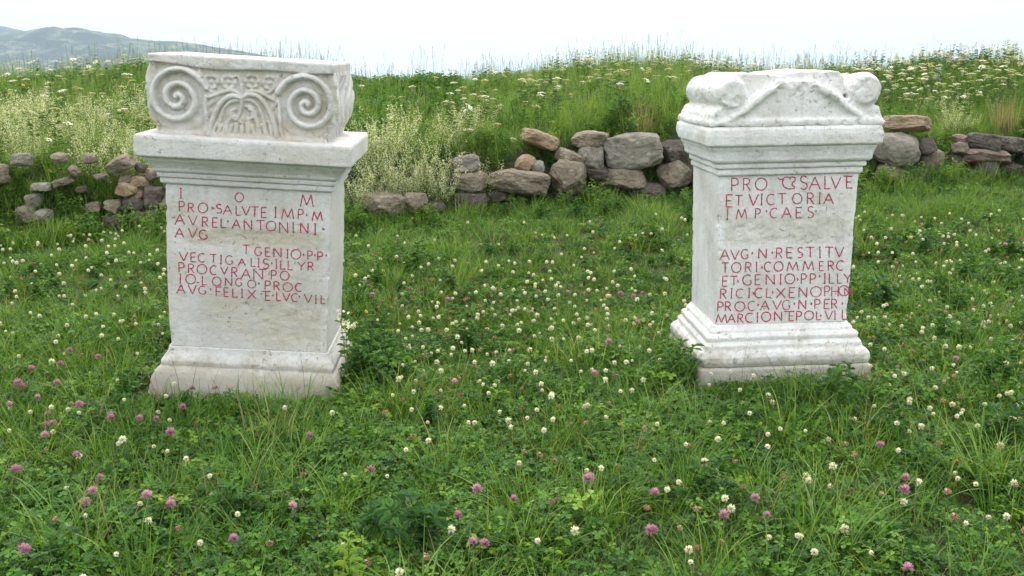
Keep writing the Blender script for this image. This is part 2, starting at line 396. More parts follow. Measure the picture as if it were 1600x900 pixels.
# --- lettering: strokes of Roman capitals in a unit cell (x right, y up)
def arc(cx, cy, rx, ry, a0, a1, n=14):
    return [(cx + rx * math.cos(rad(a0 + (a1 - a0) * i / n)), cy + ry * math.sin(rad(a0 + (a1 - a0) * i / n))) for i in range(n + 1)]
GL = {
 'A': (.95, [[(0, 0), (.5, 1), (1, 0)], [(.2, .38), (.8, .38)]]),
 'V': (.90, [[(0, 1), (.5, 0), (1, 1)]]),
 'C': (.85, [arc(.55, .5, .52, .5, 55, 305)]),
 'G': (.90, [arc(.52, .5, .50, .5, 50, 320), [(.9, .18), (.9, .42), (.68, .42)]]),
 'E': (.58, [[(1, 1), (.08, 1), (.08, 0), (1, 0)], [(.08, .52), (.85, .52)]]),
 'F': (.58, [[(1, 1), (.08, 1), (.08, 0)], [(.08, .52), (.85, .52)]]),
 'H': (.70, [[(.05, 0), (.05, 1)], [(.95, 0), (.95, 1)], [(.05, .5), (.95, .5)]]),
 'I': (.22, [[(.5, 0), (.5, 1)], [(.05, 1), (.95, 1)], [(.05, 0), (.95, 0)]]),
 'L': (.58, [[(.1, 1), (.1, 0), (1, .02)]]),
 'M': (1.15, [[(0, 0), (.17, 1), (.5, .12), (.83, 1), (1, 0)]]),
 'N': (.85, [[(.04, 0), (.04, 1), (.96, 0), (.96, 1)]]),
 'O': (1.0, [arc(.5, .5, .5, .5, 90, 450, 22)]),
 'P': (.58, [[(.08, 0), (.08, 1), (.45, 1)] + arc(.5, .73, .5, .27, 90, -90, 8) + [(.08, .46)]]),
 'R': (.68, [[(.08, 0), (.08, 1), (.4, 1)] + arc(.42, .75, .48, .25, 90, -90, 8) + [(.08, .5)], [(.42, .5), (1, 0)]]),
 'S': (.62, [arc(.52, .76, .42, .24, 35, 245, 8) + arc(.48, .26, .46, .26, 65, -145, 8)]),
 'T': (.80, [[(0, 1), (1, 1)], [(.5, 1), (.5, 0)]]),
 'X': (.90, [[(0, 1), (1, 0)], [(0, 0), (1, 1)]]),
 'Y': (.85, [[(0, 1), (.5, .5), (1, 1)], [(.5, .5), (.5, 0)]]),
 '>': (.9, [[(0, .9), (1, .5), (.1, .15)]]),
 '.': (.6, [[(0, .8), (1, .4)], [(.2, 0), (.9, .5)]]),
 '-': (1.0, [[(0, .5), (1, .5)]]),
 # ivy leaf divider
 'l': (1.5, [[(0, .92), (.12, .78), (.28, .82), (.42, .98), (.60, .95), (.72, .80)],
             [(.30, .80), (.26, .5), (.38, .2), (.62, .05), (.92, .10), (.96, .22), (.80, .36), (.82, .55), (.97, .70), (.95, .92), (.78, 1.0), (.66, .86), (.60, .97)]]),
}
def letter_marks(lines, ox, oy, sc):
    out = []
    for L in lines:
        row = []
        for it in L.split():
            ch, cx, y0, y1 = it.split(','); cx, y0, y1 = float(cx), float(y0), float(y1)
            row.append((ch, ox + cx / sc, oy + y0 / sc, oy + y1 / sc))
        out.append(row)
    return out

def inscribe(parent, rows, quad, hw, hd, z0, z1, surf, mat, seed, width=.0040):
    """quad = TL,TR,BL,BR of the shaft's front; maps a mark to a place on that face"""
    TL, TR, BL, BR = [np.array(q, float) for q in quad]
    def uv(px, py):
        u, v = .5, .5
        for _ in range(12):
            top = TL + (TR - TL) * u; bot = BL + (BR - BL) * u
            v = (py - top[1]) / (bot[1] - top[1])
            l = TL + (BL - TL) * v; r = TR + (BR - TR) * v
            u = (px - l[0]) / (r[0] - l[0])
        return u, v
    rg = random.Random(seed)
    for row in rows:
        for ch, cx, y0, y1 in row:
            G = Geo()
            wd, strokes = GL[ch]; h = y1 - y0
            slant = rg.uniform(-.03, .03); wd = wd * h * rg.uniform(.94, 1.05)
            for st in strokes:
                pts = []
                for (a, b) in st:
                    pts.append((cx + (a - .5) * wd + slant * h * b + rg.uniform(-.15, .15), y1 - b * h + rg.uniform(-.15, .15)))
                pts = [uv(*p) for p in pts]
                pts = [((u - .5) * 2 * hw, z1 + (z0 - z1) * v) for u, v in pts]
                dense = []
                for a, b in zip(pts[:-1], pts[1:]):
                    n = max(1, int(math.dist(a, b) / .004))
                    dense += [(a[0] + (b[0] - a[0]) * i / n, a[1] + (b[1] - a[1]) * i / n) for i in range(n)]
                dense.append(pts[-1]); D = np.array(dense)
                if len(D) < 2: continue
                T = np.gradient(D, axis=0); T /= np.linalg.norm(T, axis=1)[:, None] + 1e-9
                nn = np.stack([-T[:, 1], T[:, 0]], -1)
                wv = width * rg.uniform(.85, 1.1) * (1 + .22 * np.sin(np.arange(len(D)) * 1.7 + rg.random() * 6)) / 2
                wv[0] *= 1.25; wv[-1] *= .75
                A = D + nn * wv[:, None]; B = D - nn * wv[:, None]
                def lift(Q, e):
                    P = np.stack([Q[:, 0], np.full(len(Q), -hd), Q[:, 1]], -1)
                    return surf(P, e)
                # shallow ribbed stroke: two edges level with the stone, a slightly proud middle
                Va, Vb, Vm = lift(A, .0006), lift(B, .0006), lift(D, .0013)
                n = len(D); V = np.concatenate([Va, Vm, Vb]); i = np.arange(n - 1)
                F = np.concatenate([np.stack([i, i + n, i + n + 1, i + 1], -1), np.stack([i + n, i + 2 * n, i + 2 * n + 1, i + n + 1], -1)])
                G.add(V, F, 0)
            nm = 'divider_mark' if ch in '>.-l' else 'letter'
            if G.n: link(nm, G.mesh(nm, [mat]), parent)

def empty(name, loc, rot):
    o = bpy.data.objects.new(name, None); COL.objects.link(o); o.location = loc; o.rotation_euler = rot
    o.empty_display_size = .1; return o

# ---- left altar
LA = empty('altar', (-1.016, 3.70, -.005), (rad(1.6), rad(3.5), rad(2.0)))
tag(LA, 'left stone altar with two carved scrolls on its top block and faded red lettering', 'altar')
def la_surf_d(P, Nn):
    front = np.clip(-Nn[..., 1], 0, 1) ** 4
    x, z = P[..., 0], P[..., 2]
    edge = sstep(.295, .255, np.abs(x))
    n = fbm(np.stack([x * 1, 0 * x, z * 2.2], -1), 14, 5, 31, .62)
    wob = .012 * fbm(np.stack([x, 0 * x, 0 * x], -1), 9, 3, 44)
    band = sstep(.665, .64, z + wob) * sstep(.565, .60, z + wob) * sstep(-.27, -.18, x)      # erased line
    low = sstep(.43, .36, z + .05 * n) * sstep(-.25, -.02, x + .1 * n) * sstep(.19, .25, z) * .65
    mid = .45 * sstep(.60, .52, z) * sstep(.0, .12, x)
    k = np.clip(band + low + mid, 0, 1) * edge * front
    fine = fbm(np.stack([x, 0 * x, z * 1.6], -1), 48, 3, 77)
    d = -k * (.0035 + .006 * n + .0025 * fine) + front * edge * .0008 * fine
    side = np.clip(np.abs(Nn[..., 0]), 0, 1)
    return d, np.clip(k * 1.0, 0, 1) + side * .30
LHW, LHD, LZ0, LZ1 = .2975, .195, .190, .806
def shaft(name, hw, hd, z0, z1, dfun, mat, seed, parent, taper):
    return sweep(name, [(0, z0), (0, z1)], hw, hd, mat, r=.006, step=.0045, zstep=.0045, disp=dfun, seed=seed, hwf=taper, parent=parent, rough=.9)
l_taper = lambda z: .004 * (z - .5) - .002 * np.sin(z * 9)
shaft('shaft', LHW, LHD, LZ0, LZ1, la_surf_d, M['altar_l'], 21, LA, l_taper)
def surf_fn(hw, hd, dfun, seed, taper, rough=.9, r=.006):
    def f(P, e):
        Pn = P.copy()
        Nn = np.zeros_like(P); Nn[:, 1] = -1
        d = rough * (.0022 * fbm(Pn, 9, 3, seed) + .0011 * fbm(Pn, 55, 3, seed + 3)) + dfun(Pn, Nn)[0]
        out = P.copy(); out[:, 1] = -hd - d - e - .0004
        return out
    return f
sweep('base_moulding', [(.074, -.06), (.070, .0), (.062, .045), (.052, .082), (.044, .100), (.034, .112), (.026, .116), (.023, .119), (.025, .124), (.025, .138), (.018, .150), (.009, .165), (.004, .176), (.001, .1905)],
      LHW, LHD, M['altar_l'], r=.010, seed=51, parent=LA, rough=1.6)
sweep('cornice', [(.002, .8055), (.010, .809), (.013, .812), (.013, .827), (.009, .829), (.020, .833), (.022, .846), (.018, .848), (.028, .853), (.032, .858), (.033, .866), (.042, .880), (.056, .896), (.060, .904), (.060, .907), (.077, .9095), (.081, .914), (.081, .975), (.078, .984), (.072, .987)],
      LHW, LHD, M['altar_l'], r=.007, zstep=.0035, seed=61, parent=LA, rough=1.3)

# carved capital: relief height over the front face
CZ0, CZ1, CHW = .984, 1.262, .318
SC = .00057                                   # metres per sketch unit
def cap_xy(zx, zy):
    if zx > 740: zy = zy - .13 * (zx - 740)
    return (zx - 740) * SC, 1.245 - (zy - 118) * SC - .0
def poly_d(P, pts):
    best = np.full(P.shape[:-1], 9.9); tt = np.zeros(P.shape[:-1]); L = len(pts) - 1
    for i in range(L):
        a = np.array(pts[i]); b = np.array(pts[i + 1]); ab = b - a; q = P - a
        t = np.clip((q @ ab) / (ab @ ab + 1e-12), 0, 1)
        d = np.linalg.norm(q - t[..., None] * ab, axis=-1)
        m_ = d < best; best = np.where(m_, d, best); tt = np.where(m_, (i + t) / L, tt)
    return best, tt
def spiral(cx, cy, r0, r1, turns, a0, sgn):
    c_ = cap_xy(cx, cy)
    return [(c_[0] + SC * (r0 + (r1 - r0) * (i / 70) ** .85) * math.cos(rad(a0) + sgn * i / 70 * turns * 2 * math.pi) * .98,
                   c_[1] - SC * (r0 + (r1 - r0) * (i / 70) ** .85) * math.sin(rad(a0) + sgn * i / 70 * turns * 2 * math.pi)) for i in range(71)]
STROKES = [
 (spiral(345, 345, 196, 10, 2.3, -20, -1), .0120, .020),
 (spiral(1140, 395, 196, 10, 2.3, 200, 1), .0120, .020),
]
def curve(pts, n=14):
    q = [cap_xy(*p) for p in pts]; out = []
    for i in range(n + 1):
        t = i / n; a = [np.array(p) for p in q]
        while len(a) > 1: a = [a[j] * (1 - t) + a[j + 1] * t for j in range(len(a) - 1)]
        out.append(tuple(a[0]))
    return out
for pts, wd, h in (
    ([(735, 330), (640, 270), (560, 400), (530, 560)], .010, .014), ([(735, 330), (830, 250), (930, 400), (950, 575)], .010, .014),
    ([(735, 345), (640, 320), (590, 430), (590, 560)], .007, .010), ([(735, 345), (830, 310), (880, 430), (880, 575)], .007, .010),
    ([(735, 250), (742, 330), (735, 420), (705, 455)], .007, .012), ([(760, 380), (800, 370), (830, 420), (820, 470)], .006, .009),
    ([(700, 440), (650, 440), (640, 500), (640, 560)], .008, .010), ([(700, 460), (660, 455), (655, 410), (690, 400)], .007, .011), ([(770, 460), (812, 450), (815, 405), (780, 395)], .007, .011),
    ([(770, 450), (790, 500), (770, 540), (765, 580)], .008, .010), ([(800, 430), (850, 470), (830, 540), (825, 580)], .008, .010),
    ([(680, 400), (680, 450), (740, 480)], .006, .009), ([(690, 200), (730, 170), (735, 260), (730, 330)], .006, .009),
    ([(480, 170), (520, 230), (500, 290), (560, 300)], .007, .008), ([(960, 200), (930, 300), (900, 330), (850, 290)], .007, .008),
    ([(735, 330), (690, 240), (620, 300), (540, 330)], .008, .011), ([(735, 330), (790, 250), (850, 300), (930, 350)], .008, .011), ([(520, 330), (500, 400), (540, 470), (500, 560)], .009, .011), ([(960, 360), (985, 430), (960, 500), (990, 590)], .008, .010), ([(600, 470), (560, 500), (570, 540), (540, 575)], .007, .010), ([(900, 480), (930, 520), (910, 560), (930, 590)], .007, .010), ([(530, 380), (560, 360), (580, 330)], .010, .006), ([(900, 420), (930, 380), (960, 350)], .010, .006)):
    STROKES.append((curve(pts), wd, h))
DOTS = [(548, 238, 46), (655, 235, 46), (798, 228, 46), (908, 245, 46), (735, 455, 26), (345, 350, 26), (1135, 405, 26)]
_rg = random.Random(5)
for k, lx in enumerate((596, 628, 662, 698, 735, 772, 806, 840, 874)):        # leaf fingers along the foot under the arch
    a_ = (lx - 735) * .16; STROKES.append((curve([(lx + a_, 582), (lx + a_ * .4, 545), (lx - a_ * .6, 500 - 14 * (k % 2))]), .0085, .0095))
for lx, ly in ((570, 330), (545, 300), (925, 335), (905, 300), (560, 420), (915, 440), (520, 205), (955, 215), (700, 300), (772, 296), (610, 290), (860, 290)):
    DOTS.append((lx + _rg.uniform(-6, 6), ly, _rg.uniform(14, 24)))
def cap_disp(P, Nn):
    x, z = P[..., 0], P[..., 2]
    front = np.clip(-Nn[..., 1], 0, 1) ** 2; side = np.clip(np.abs(Nn[..., 0]), 0, 1) ** 2
    Q = np.stack([x, z], -1)
    wn = .006 * fbm(np.stack([x, 0 * x, z], -1), 34, 3, 3)
    body = sstep(1.236, 1.230, z + .010 * np.cos(x * 4.6) - .004 * np.sin(x * 17))                   # below the abacus
    rec = np.full(x.shape, -.019)
    # scroll discs stand forward as low drums
    for cx, cy, rr in ((345, 345, 204), (1140, 395, 204)):
        c = np.array(cap_xy(cx, cy)); r = np.linalg.norm(Q - c, axis=-1); rec = np.maximum(rec, -.019 + .008 * sstep(rr * SC + .012, rr * SC - .006, r + wn))
    hgt = np.zeros(x.shape)
    for pts, wd, h in STROKES:
        d, t = poly_d(Q, pts); d = d + wn * .4
        hgt = np.maximum(hgt, h * 1.3 * np.clip(1 - (d / wd) ** 2, 0, 1) ** .42)
    for cx, cy, rr in DOTS:
        c = np.array(cap_xy(cx, cy)); r = np.linalg.norm(Q - c, axis=-1); R_ = rr * SC * 1.08
        if rr > 40:
            an = np.arctan2(Q[..., 1] - c[1], Q[..., 0] - c[0])
            hgt = np.maximum(hgt, .010 * np.exp(-((r - R_ * .78) / (R_ * .26)) ** 2) * (1 + .25 * np.cos(6 * an)) + .010 * np.exp(-(r / (R_ * .30)) ** 2))
        else: hgt = np.maximum(hgt, .009 * np.exp(-(r / (R_ * .8)) ** 2))
    margin = sstep(.30 , .325, np.abs(x)) * .012
    foot = sstep(1.010, .992, z) * .010
    d = .0045 * front * fbm(P, 30, 4, 88, .6) + front * body * np.maximum(rec + hgt, np.maximum(margin, foot) - .017 + .008 * (margin > 0))
    # abacus: corners swing forward, middle stays back
    ab = (1 - body) * front * (.012 * (np.abs(x) / .33) ** 2 - .004)
    # leaves along the bolster on the short sides
    y = P[..., 1]
    env = np.cos(np.clip((z - 1.10) / .16, -1, 1) * 1.2)
    fl = np.sin(y * 44 + 2.6 * np.sin((z - 1.02) * 22)) 
    waist = -.055 * np.exp(-(y / .12) ** 2) * (np.clip((z - .99) / .22, 0, 1) * np.clip((1.22 - z) / .06, 0, 1))
    sd_ = side * body * ((-.026 * (1 - np.abs(fl)) ** 2.0 + .004) * env + waist * .9)
    wear = .95 * front * body * sstep(.006, -.006, rec + hgt) * (.6 + .8 * fbm(P, 18, 3, 6)) + .25 * side
    return d + ab + sd_, np.clip(wear, 0, 1)
def cap_hw(z):
    t = (z - CZ0) / (CZ1 - CZ0)
    b = -.022 * (1 - sstep(0, .26, t)) + .020 * np.sin(np.clip((t - .12) / .78, 0, 1) * math.pi)
    return b
CAPW = sweep('capital', [(0, CZ0), (0, 1.030), (0, 1.222), (0.002, 1.230), (.003, 1.238), (.003, 1.258), (.000, 1.264)], CHW, .222, M['altar_l'], r=.006, step=.0023, zstep=.0023, disp=cap_disp,
      seed=71, hwf=cap_hw, parent=LA, rough=1.0)

LL = ["I,235,88,158 O,645,117,180 M,1125,128,210",
 "P,240,180,250 R,305,193,255 O,390,190,260 >,458,215,238 S,505,198,262 A,565,205,270 L,640,208,275 V,695,212,275 T,755,215,285 E,822,218,290 I,903,218,288 M,990,225,300 P,1080,230,298 .,1125,260,275 M,1200,245,310",
 "A,228,275,345 V,320,280,350 R,405,290,358 E,475,295,362 L,535,300,365 .,567,310,326 A,625,305,370 N,710,308,375 T,798,312,380 O,872,315,385 N,962,320,398 I,1030,325,392 N,1108,328,398 I,1185,330,408 >,1243,358,378",
 "A,225,372,438 V,318,372,440 G,395,382,450",
 "T,697,488,553 G,783,500,562 E,850,505,567 N,920,505,572 I,990,515,578 O,1050,515,583 .,1105,543,558 P,1150,525,587 .,1185,545,560 P,1222,530,592 .,1267,546,560",
 "V,258,543,608 E,325,548,612 C,385,552,615 T,467,558,618 I,520,562,625 G,580,565,628 A,668,585,635 L,748,580,640 I,787,583,645 S,838,585,655 .,880,610,624 I,912,590,655 L,958,595,658 L,1010,595,662 Y,1088,605,665 R,1155,605,665",
 "P,243,620,690 R,310,630,695 O,388,632,700 C,470,640,705 V,545,645,702 R,615,650,718 A,697,660,730 N,785,660,735 -,818,635,685 P,893,668,733 O,972,672,738",
 "I,235,702,772 O,308,705,775 -,362,755,772 L,405,715,780 O,492,722,785 N,575,728,785 G,648,728,785 O,740,740,797 .,790,756,770 P,850,745,808 R,915,750,812 O,995,755,820 C,1072,757,820",
 "A,240,782,848 V,322,782,850 G,393,790,850 .,450,806,820 F,505,795,862 E,560,800,865 L,622,805,868 I,672,807,870 X,740,812,878 .,808,833,846 E,853,822,888 -,830,800,844 .,888,843,856 L,930,828,890 V,985,832,892 C,1045,835,895 .,1078,848,862 V,1140,840,900 I,1195,845,905 L,1245,845,905 -,1252,862,882"]
CAPW.location.x = -.014
inscribe(LA, letter_marks(LL, 230, 270, 4.5), ((257, 282), (517, 295), (266, 546), (515, 553)), LHW, LHD, LZ0, LZ1,
         surf_fn(LHW, LHD, la_surf_d, 21, l_taper), M['paint'], 3)

# ---- right altar
RA = empty('altar', (1.048, 3.84, -.005), (rad(.6), rad(-.9), rad(3.6)))
tag(RA, 'right stone altar with rounded bolsters on top, moulded stepped base and bright red lettering', 'altar')
RHW, RHD, RZ0, RZ1 = .267, .195, .250, .833
def ra_surf_d(P, Nn):
    front = np.clip(-Nn[..., 1], 0, 1) ** 4
    x, z = P[..., 0], P[..., 2]; edge = sstep(.262, .225, np.abs(x))
    n = fbm(np.stack([x, 0 * x, z * 1.4], -1), 17, 5, 131, .65)
    band = sstep(.690, .655, z + .02 * n) * sstep(.555, .590, z + .01 * n)
    right = .75 * sstep(.775, .74, z) * sstep(.55, .58, z) * sstep(.05, .14, x + .05 * n)
    k = np.clip(band + right + .10, 0, 1) * edge * front
    fine = fbm(np.stack([x, 0 * x, z], -1), 55, 3, 177)
    d = -k * (.002 + .006 * n + .0035 * fine) + front * .0008 * fine
    # the right arris is broken and wavy
    d = d - np.clip(Nn[..., 0], 0, 1) * np.clip(fbm(np.stack([0 * x, 0 * x, z], -1), 16, 3, 9), 0, 1) * .012
    return d, np.clip(k * .85, 0, 1)
r_taper = lambda z: .010 * (z - .25) / .58 - .006
shaft('shaft', RHW, RHD, RZ0, RZ1, ra_surf_d, M['altar_r'], 121, RA, r_taper)
sweep('plinth', [(.078, -.06), (.077, .05), (.074, .090), (.068, .097)], RHW, RHD, M['altar_r'], r=.016, seed=151, parent=RA, rough=1.8)
sweep('base_moulding', [(.062, .0955), (.068, .102), (.072, .118), (.070, .138), (.060, .152), (.050, .158), (.047, .164), (.046, .178), (.038, .187), (.034, .193), (.036, .200), (.036, .210), (.028, .217), (.018, .222), (.016, .232), (.006, .243), (.001, .2505)],
      RHW, RHD, M['altar_r'], r=.014, zstep=.004, seed=152, parent=RA, rough=1.8)
sweep('cornice', [(.001, .8325), (.010, .836), (.013, .840), (.013, .856), (.008, .859), (.020, .863), (.022, .868), (.022, .878), (.016, .881), (.030, .885), (.036, .893), (.037, .905), (.042, .925), (.048, .938), (.048, .945), (.060, .949), (.063, .955), (.065, .985), (.062, 1.008), (.056, 1.016), (.050, 1.020)],
      RHW, RHD, M['altar_r'], r=.010, zstep=.0035, seed=161, parent=RA, rough=1.7)

# top block with bolsters: solids fused into one weathered skin
def tube_pts(pts, radii, n=16):
    V, F = [], []
    for i, (p, r) in enumerate(zip(pts, radii)):
        p = Vector(p); t = (Vector(pts[min(i + 1, len(pts) - 1)]) - Vector(pts[max(i - 1, 0)])).normalized()
        a = t.orthogonal().normalized(); b = t.cross(a)
        rx, rz = (r, r) if not isinstance(r, tuple) else r
        for k in range(n):
            an = 2 * math.pi * k / n; V.append(p + a * math.cos(an) * rx + b * math.sin(an) * rz)
    m_ = len(pts)
    for i in range(m_ - 1):
        for k in range(n): F.append((i * n + k, i * n + (k + 1) % n, (i + 1) * n + (k + 1) % n, (i + 1) * n + k))
    F.append(tuple(range(n))[::-1]); F.append(tuple((m_ - 1) * n + k for k in range(n)))
    return V, F
def prism(outline, y0, y1):
    n = len(outline); V = [(x, y0, z) for x, z in outline] + [(x, y1, z) for x, z in outline]
    F = [tuple(range(n)), tuple(range(2 * n - 1, n - 1, -1))] + [(i, i + n, (i + 1) % n + n, (i + 1) % n) for i in range(n)]
    return V, F
def fused(name, solids, voxel, smooth_it, mat, parent, disp):
    V, F = [], []
    for v, f in solids:
        o = len(V); V += [tuple(p) for p in v]; F += [tuple(i + o for i in q) for q in f]
    me = bpy.data.meshes.new(name); me.from_pydata(V, [], F)
    tmp = bpy.data.objects.new('tmp_block', me); COL.objects.link(tmp)
    rm = tmp.modifiers.new('r', 'REMESH'); rm.mode = 'VOXEL'; rm.voxel_size = voxel
    sm = tmp.modifiers.new('s', 'SMOOTH'); sm.factor = .5; sm.iterations = smooth_it
    dg = bpy.context.evaluated_depsgraph_get(); out = bpy.data.meshes.new_from_object(tmp.evaluated_get(dg))
    bpy.data.objects.remove(tmp); n = len(out.vertices)
    co = np.zeros(n * 3, np.float32); out.vertices.foreach_get('co', co); co = co.reshape(-1, 3).astype(float)
    no = np.zeros(n * 3, np.float32); out.vertices.foreach_get('normal', no); no = no.reshape(-1, 3)
    co = co + no * disp(co, no)[:, None]; out.vertices.foreach_set('co', co.astype(np.float32).ravel())
    out.materials.clear(); out.materials.append(mat); out.name = name
    out.polygons.foreach_set('use_smooth', np.ones(len(out.polygons), bool))
    at = out.attributes.new('wear', 'FLOAT', 'POINT'); at.data.foreach_set('value', np.clip(.5 * fbm(co, 12, 3, 4), 0, 1).astype(np.float32))
    out.update(); return link(name, out, parent)
HDc = .250
core = [(-.318, 1.016), (-.318, 1.060), (-.300, 1.085), (-.235, 1.095), (-.175, 1.118), (-.095, 1.166), (-.02, 1.185), (.055, 1.183), (.115, 1.160), (.190, 1.115), (.260, 1.095), (.312, 1.085), (.320, 1.055), (.320, 1.016)]
solids = [prism(core, -HDc + .008, HDc - .01),
          prism([(-.26, 1.05), (-.25, 1.185), (-.215, 1.212), (-.10, 1.210), (-.06, 1.200), (-.03, 1.212), (.10, 1.218), (.165, 1.214), (.185, 1.190), (.19, 1.05)], -HDc + .040, HDc - .03),
          tube_pts([(-.242, -HDc - .004, 1.138), (-.242, -HDc + .02, 1.138), (-.246, -.06, 1.136), (-.246, .06, 1.136), (-.242, HDc - .02, 1.138), (-.242, HDc, 1.138)], [.050, .060, .056, .056, .060, .05], 24),
          tube_pts([(.256, -HDc - .006, 1.146), (.256, -HDc + .02, 1.146), (.256, -.06, 1.142), (.256, .06, 1.142), (.256, HDc - .02, 1.146), (.256, HDc, 1.146)], [.052, .063, .058, .058, .063, .05], 24),
          tube_pts([(-.262, -HDc + .004, 1.038), (-.20, -HDc + .001, 1.075), (-.12, -HDc + .002, 1.140), (-.05, -HDc + .02, 1.180)], [.010, .014, .016, .020], 12),
          tube_pts([(.245, -HDc + .004, 1.048), (.19, -HDc + .001, 1.082), (.12, -HDc + .001, 1.135), (.055, -HDc + .018, 1.172)], [.010, .015, .017, .020], 12),
          prism([(-.330, 1.0165), (-.330, 1.03), (-.324, 1.045), (.324, 1.045), (.332, 1.03), (.332, 1.0165)], -HDc - .004, HDc + .004)]
fused('bolster_block', solids, .0042, 17, M['altar_r'], RA,
      lambda c, n: .0075 * fbm(c, 9, 4, 205) + .0026 * fbm(c, 45, 3, 208) - .004 * np.clip(fbm(c, 40, 3, 212) - .22, 0, 1) * 4)

R_A = ["P,365,112,205 R,458,112,200 O,570,110,198 l,770,100,195 S,905,95,192 A,990,102,192 L,1090,98,188 V,1155,100,185 E,1262,98,182 -,1250,60,132",
 "E,325,232,320 T,398,235,308 V,512,228,310 I,577,225,305 C,650,228,305 T,738,222,302 O,855,222,298 R,958,218,300 I,1033,218,298 A,1103,222,300",
 "I,315,335,412 M,425,335,408 P,548,332,405 .,617,342,358 C,675,330,402 A,773,325,402 E,870,325,402 S,962,318,402 .,1003,342,358",
 "A,303,635,712 V,382,640,712 G,458,635,705 .,515,652,672 N,593,630,702 .,670,648,668 R,722,625,702 E,803,622,700 S,885,622,698 T,965,620,698 I,1040,620,697 T,1110,620,697 V,1190,620,695",
 "T,310,735,808 O,395,732,808 R,485,732,803 I,550,732,803 .,592,760,780 C,640,730,802 O,720,728,800 M,830,728,800 M,950,725,797 E,1052,728,797 R,1125,725,795 C,1198,722,795"]
R_B = ["E,415,118,188 T,478,118,185 .,508,143,163 G,573,110,182 E,645,110,180 N,735,108,180 I,808,108,178 O,873,105,175 .,928,132,152 P,970,105,175 P,1035,105,175 .,1085,112,132 I,1120,105,175 L,1170,105,172 L,1225,103,172 Y,1283,105,172",
 "R,405,208,275 I,463,205,272 C,522,208,272 I,588,205,270 .,618,228,248 C,655,205,272 L,725,205,270 .,752,222,242 X,812,205,272 E,888,202,272 N,967,200,270 O,1060,195,268 P,1137,192,262 H,1193,195,265 O,1258,190,262 N,1286,205,265",
 "P,388,298,365 R,442,298,362 O,525,298,365 C,608,295,362 .,653,310,330 A,700,292,358 V,785,290,355 G,852,290,358 .,908,305,325 N,963,290,353 .,1028,305,325 P,1070,285,352 E,1135,285,352 R,1190,285,352 .,1248,305,325",
 "M,398,385,450 A,468,388,447 R,530,385,447 C,595,380,445 I,650,378,440 O,712,373,440 N,795,370,435 E,888,370,437 -,868,338,402 P,940,370,435 O,1012,367,432 L,1080,370,432 .,1095,392,408 V,1150,368,430 I,1195,370,430 L,1262,360,430"]
inscribe(RA, letter_marks(R_A, 1060, 250, 4.706) + letter_marks(R_B, 1030, 400, 4.324), ((1112, 271), (1343, 266), (1111, 508), (1328, 503)), RHW, RHD, RZ0, RZ1,
         surf_fn(RHW, RHD, ra_surf_d, 121, r_taper), M['paint'], 13, .0043)

# ------------------------------------------------------------------ stones
def ico(sub):
    import bmesh
    bm = bmesh.new(); bmesh.ops.create_icosphere(bm, subdivisions=sub, radius=1)
    V = np.array([v.co[:] for v in bm.verts]); F = np.array([[v.index for v in f.verts] for f in bm.faces]); bm.free(); return V, F
IV, IF = ico(5)
def stone_mesh(sx, sy, sz, rg, angular, mat, rim=0):
    V = IV.copy(); p = 2.4 + 4.0 * angular
    V = V / (np.abs(V) ** p).sum(1)[:, None] ** (1 / p)
    rndq = Euler((rg.uniform(-.25, .25), rg.uniform(-.12, .12), rg.uniform(-.5, .5))).to_matrix(); V = V @ np.array(rndq)
    for _ in range(int(5 + 6 * angular)):
        n = np.array([rg.gauss(0, 1), rg.gauss(0, 1), rg.gauss(0, .8)]); n /= np.linalg.norm(n)
        lim = rg.uniform(.70, .95) + .34 * angular; d = V @ n - lim; V = V - n * np.clip(d, 0, None)[:, None] * .93
    sd = rg.randint(0, 9999)
    V = V * (1 + .13 * fbm(V, 1.4, 3, sd) + .07 * fbm(V, 4.5, 4, sd + 1, .6) - .05 * np.abs(fbm(V, 3.0, 3, sd + 2)))[:, None]
    mx = np.abs(V).max(0)
    V = V / mx * np.array([sx, sy, sz])
    return mesh_np('stone', V, [IF], [mat], None, None, angular < .1)

def add_wall(name, label, stones, seed, parent_empty=True):
    rg = random.Random(seed)
    xs_ = []; placed = []
    for s in stones:
        x0, y0, x1, y1, kind, ang = s[:6]; rot = s[6] if len(s) > 6 else 0; dy = s[7] if len(s) > 7 else 0
        cx, cy = (x0 + x1) / 2, (y0 + y1) / 2; d = ray(cx, cy)
        # meet the wall's leaning face
        t = 6.0
        for _ in range(20):
            P = d * t; X_ = P[0]; Z_ = CAM_H + P[2]
            target = wall_y(X_) + .10 + .30 * max(0, Z_ - float(base_z(X_, wall_y(X_)))) + dy
            t *= target / P[1]
        P = np.array([0, 0, CAM_H]) + d * t; dep = t * math.cos(0)
        sx = (x1 - x0) / FPX * dep / 2 * 1.05; sz = (y1 - y0) / FPX * dep / 2 * 1.02
        placed.append((P, sx, sz, kind, ang, rot))
    root = empty(name, (float(np.mean([p[0][0] for p in placed])), float(np.mean([p[0][1] for p in placed])), float(min(p[0][2] for p in placed))), (0, 0, 0))
    for P, sx, sz, kind, ang, rot in placed:
        sy = rg.uniform(.8, 1.05) * max(sz, min(sx, .16)) + .02
        o = link('stone', stone_mesh(sx, sy, sz, rg, ang, M[kind]), root)
        o.location = Vector(P) - root.location; o.rotation_euler = (rg.uniform(-.12, .12), rad(rot), rg.uniform(-.25, .25))
    return root, placed
def lone(name, label, cat, s, seed):
    r_, pl = add_wall('x', '', [s], seed)
    ch = [o for o in r_.children][0]; loc = r_.location + ch.location; ch.parent = None; ch.location = loc; ch.name = name
    bpy.data.objects.remove(r_); tag(ch, label, cat); return ch

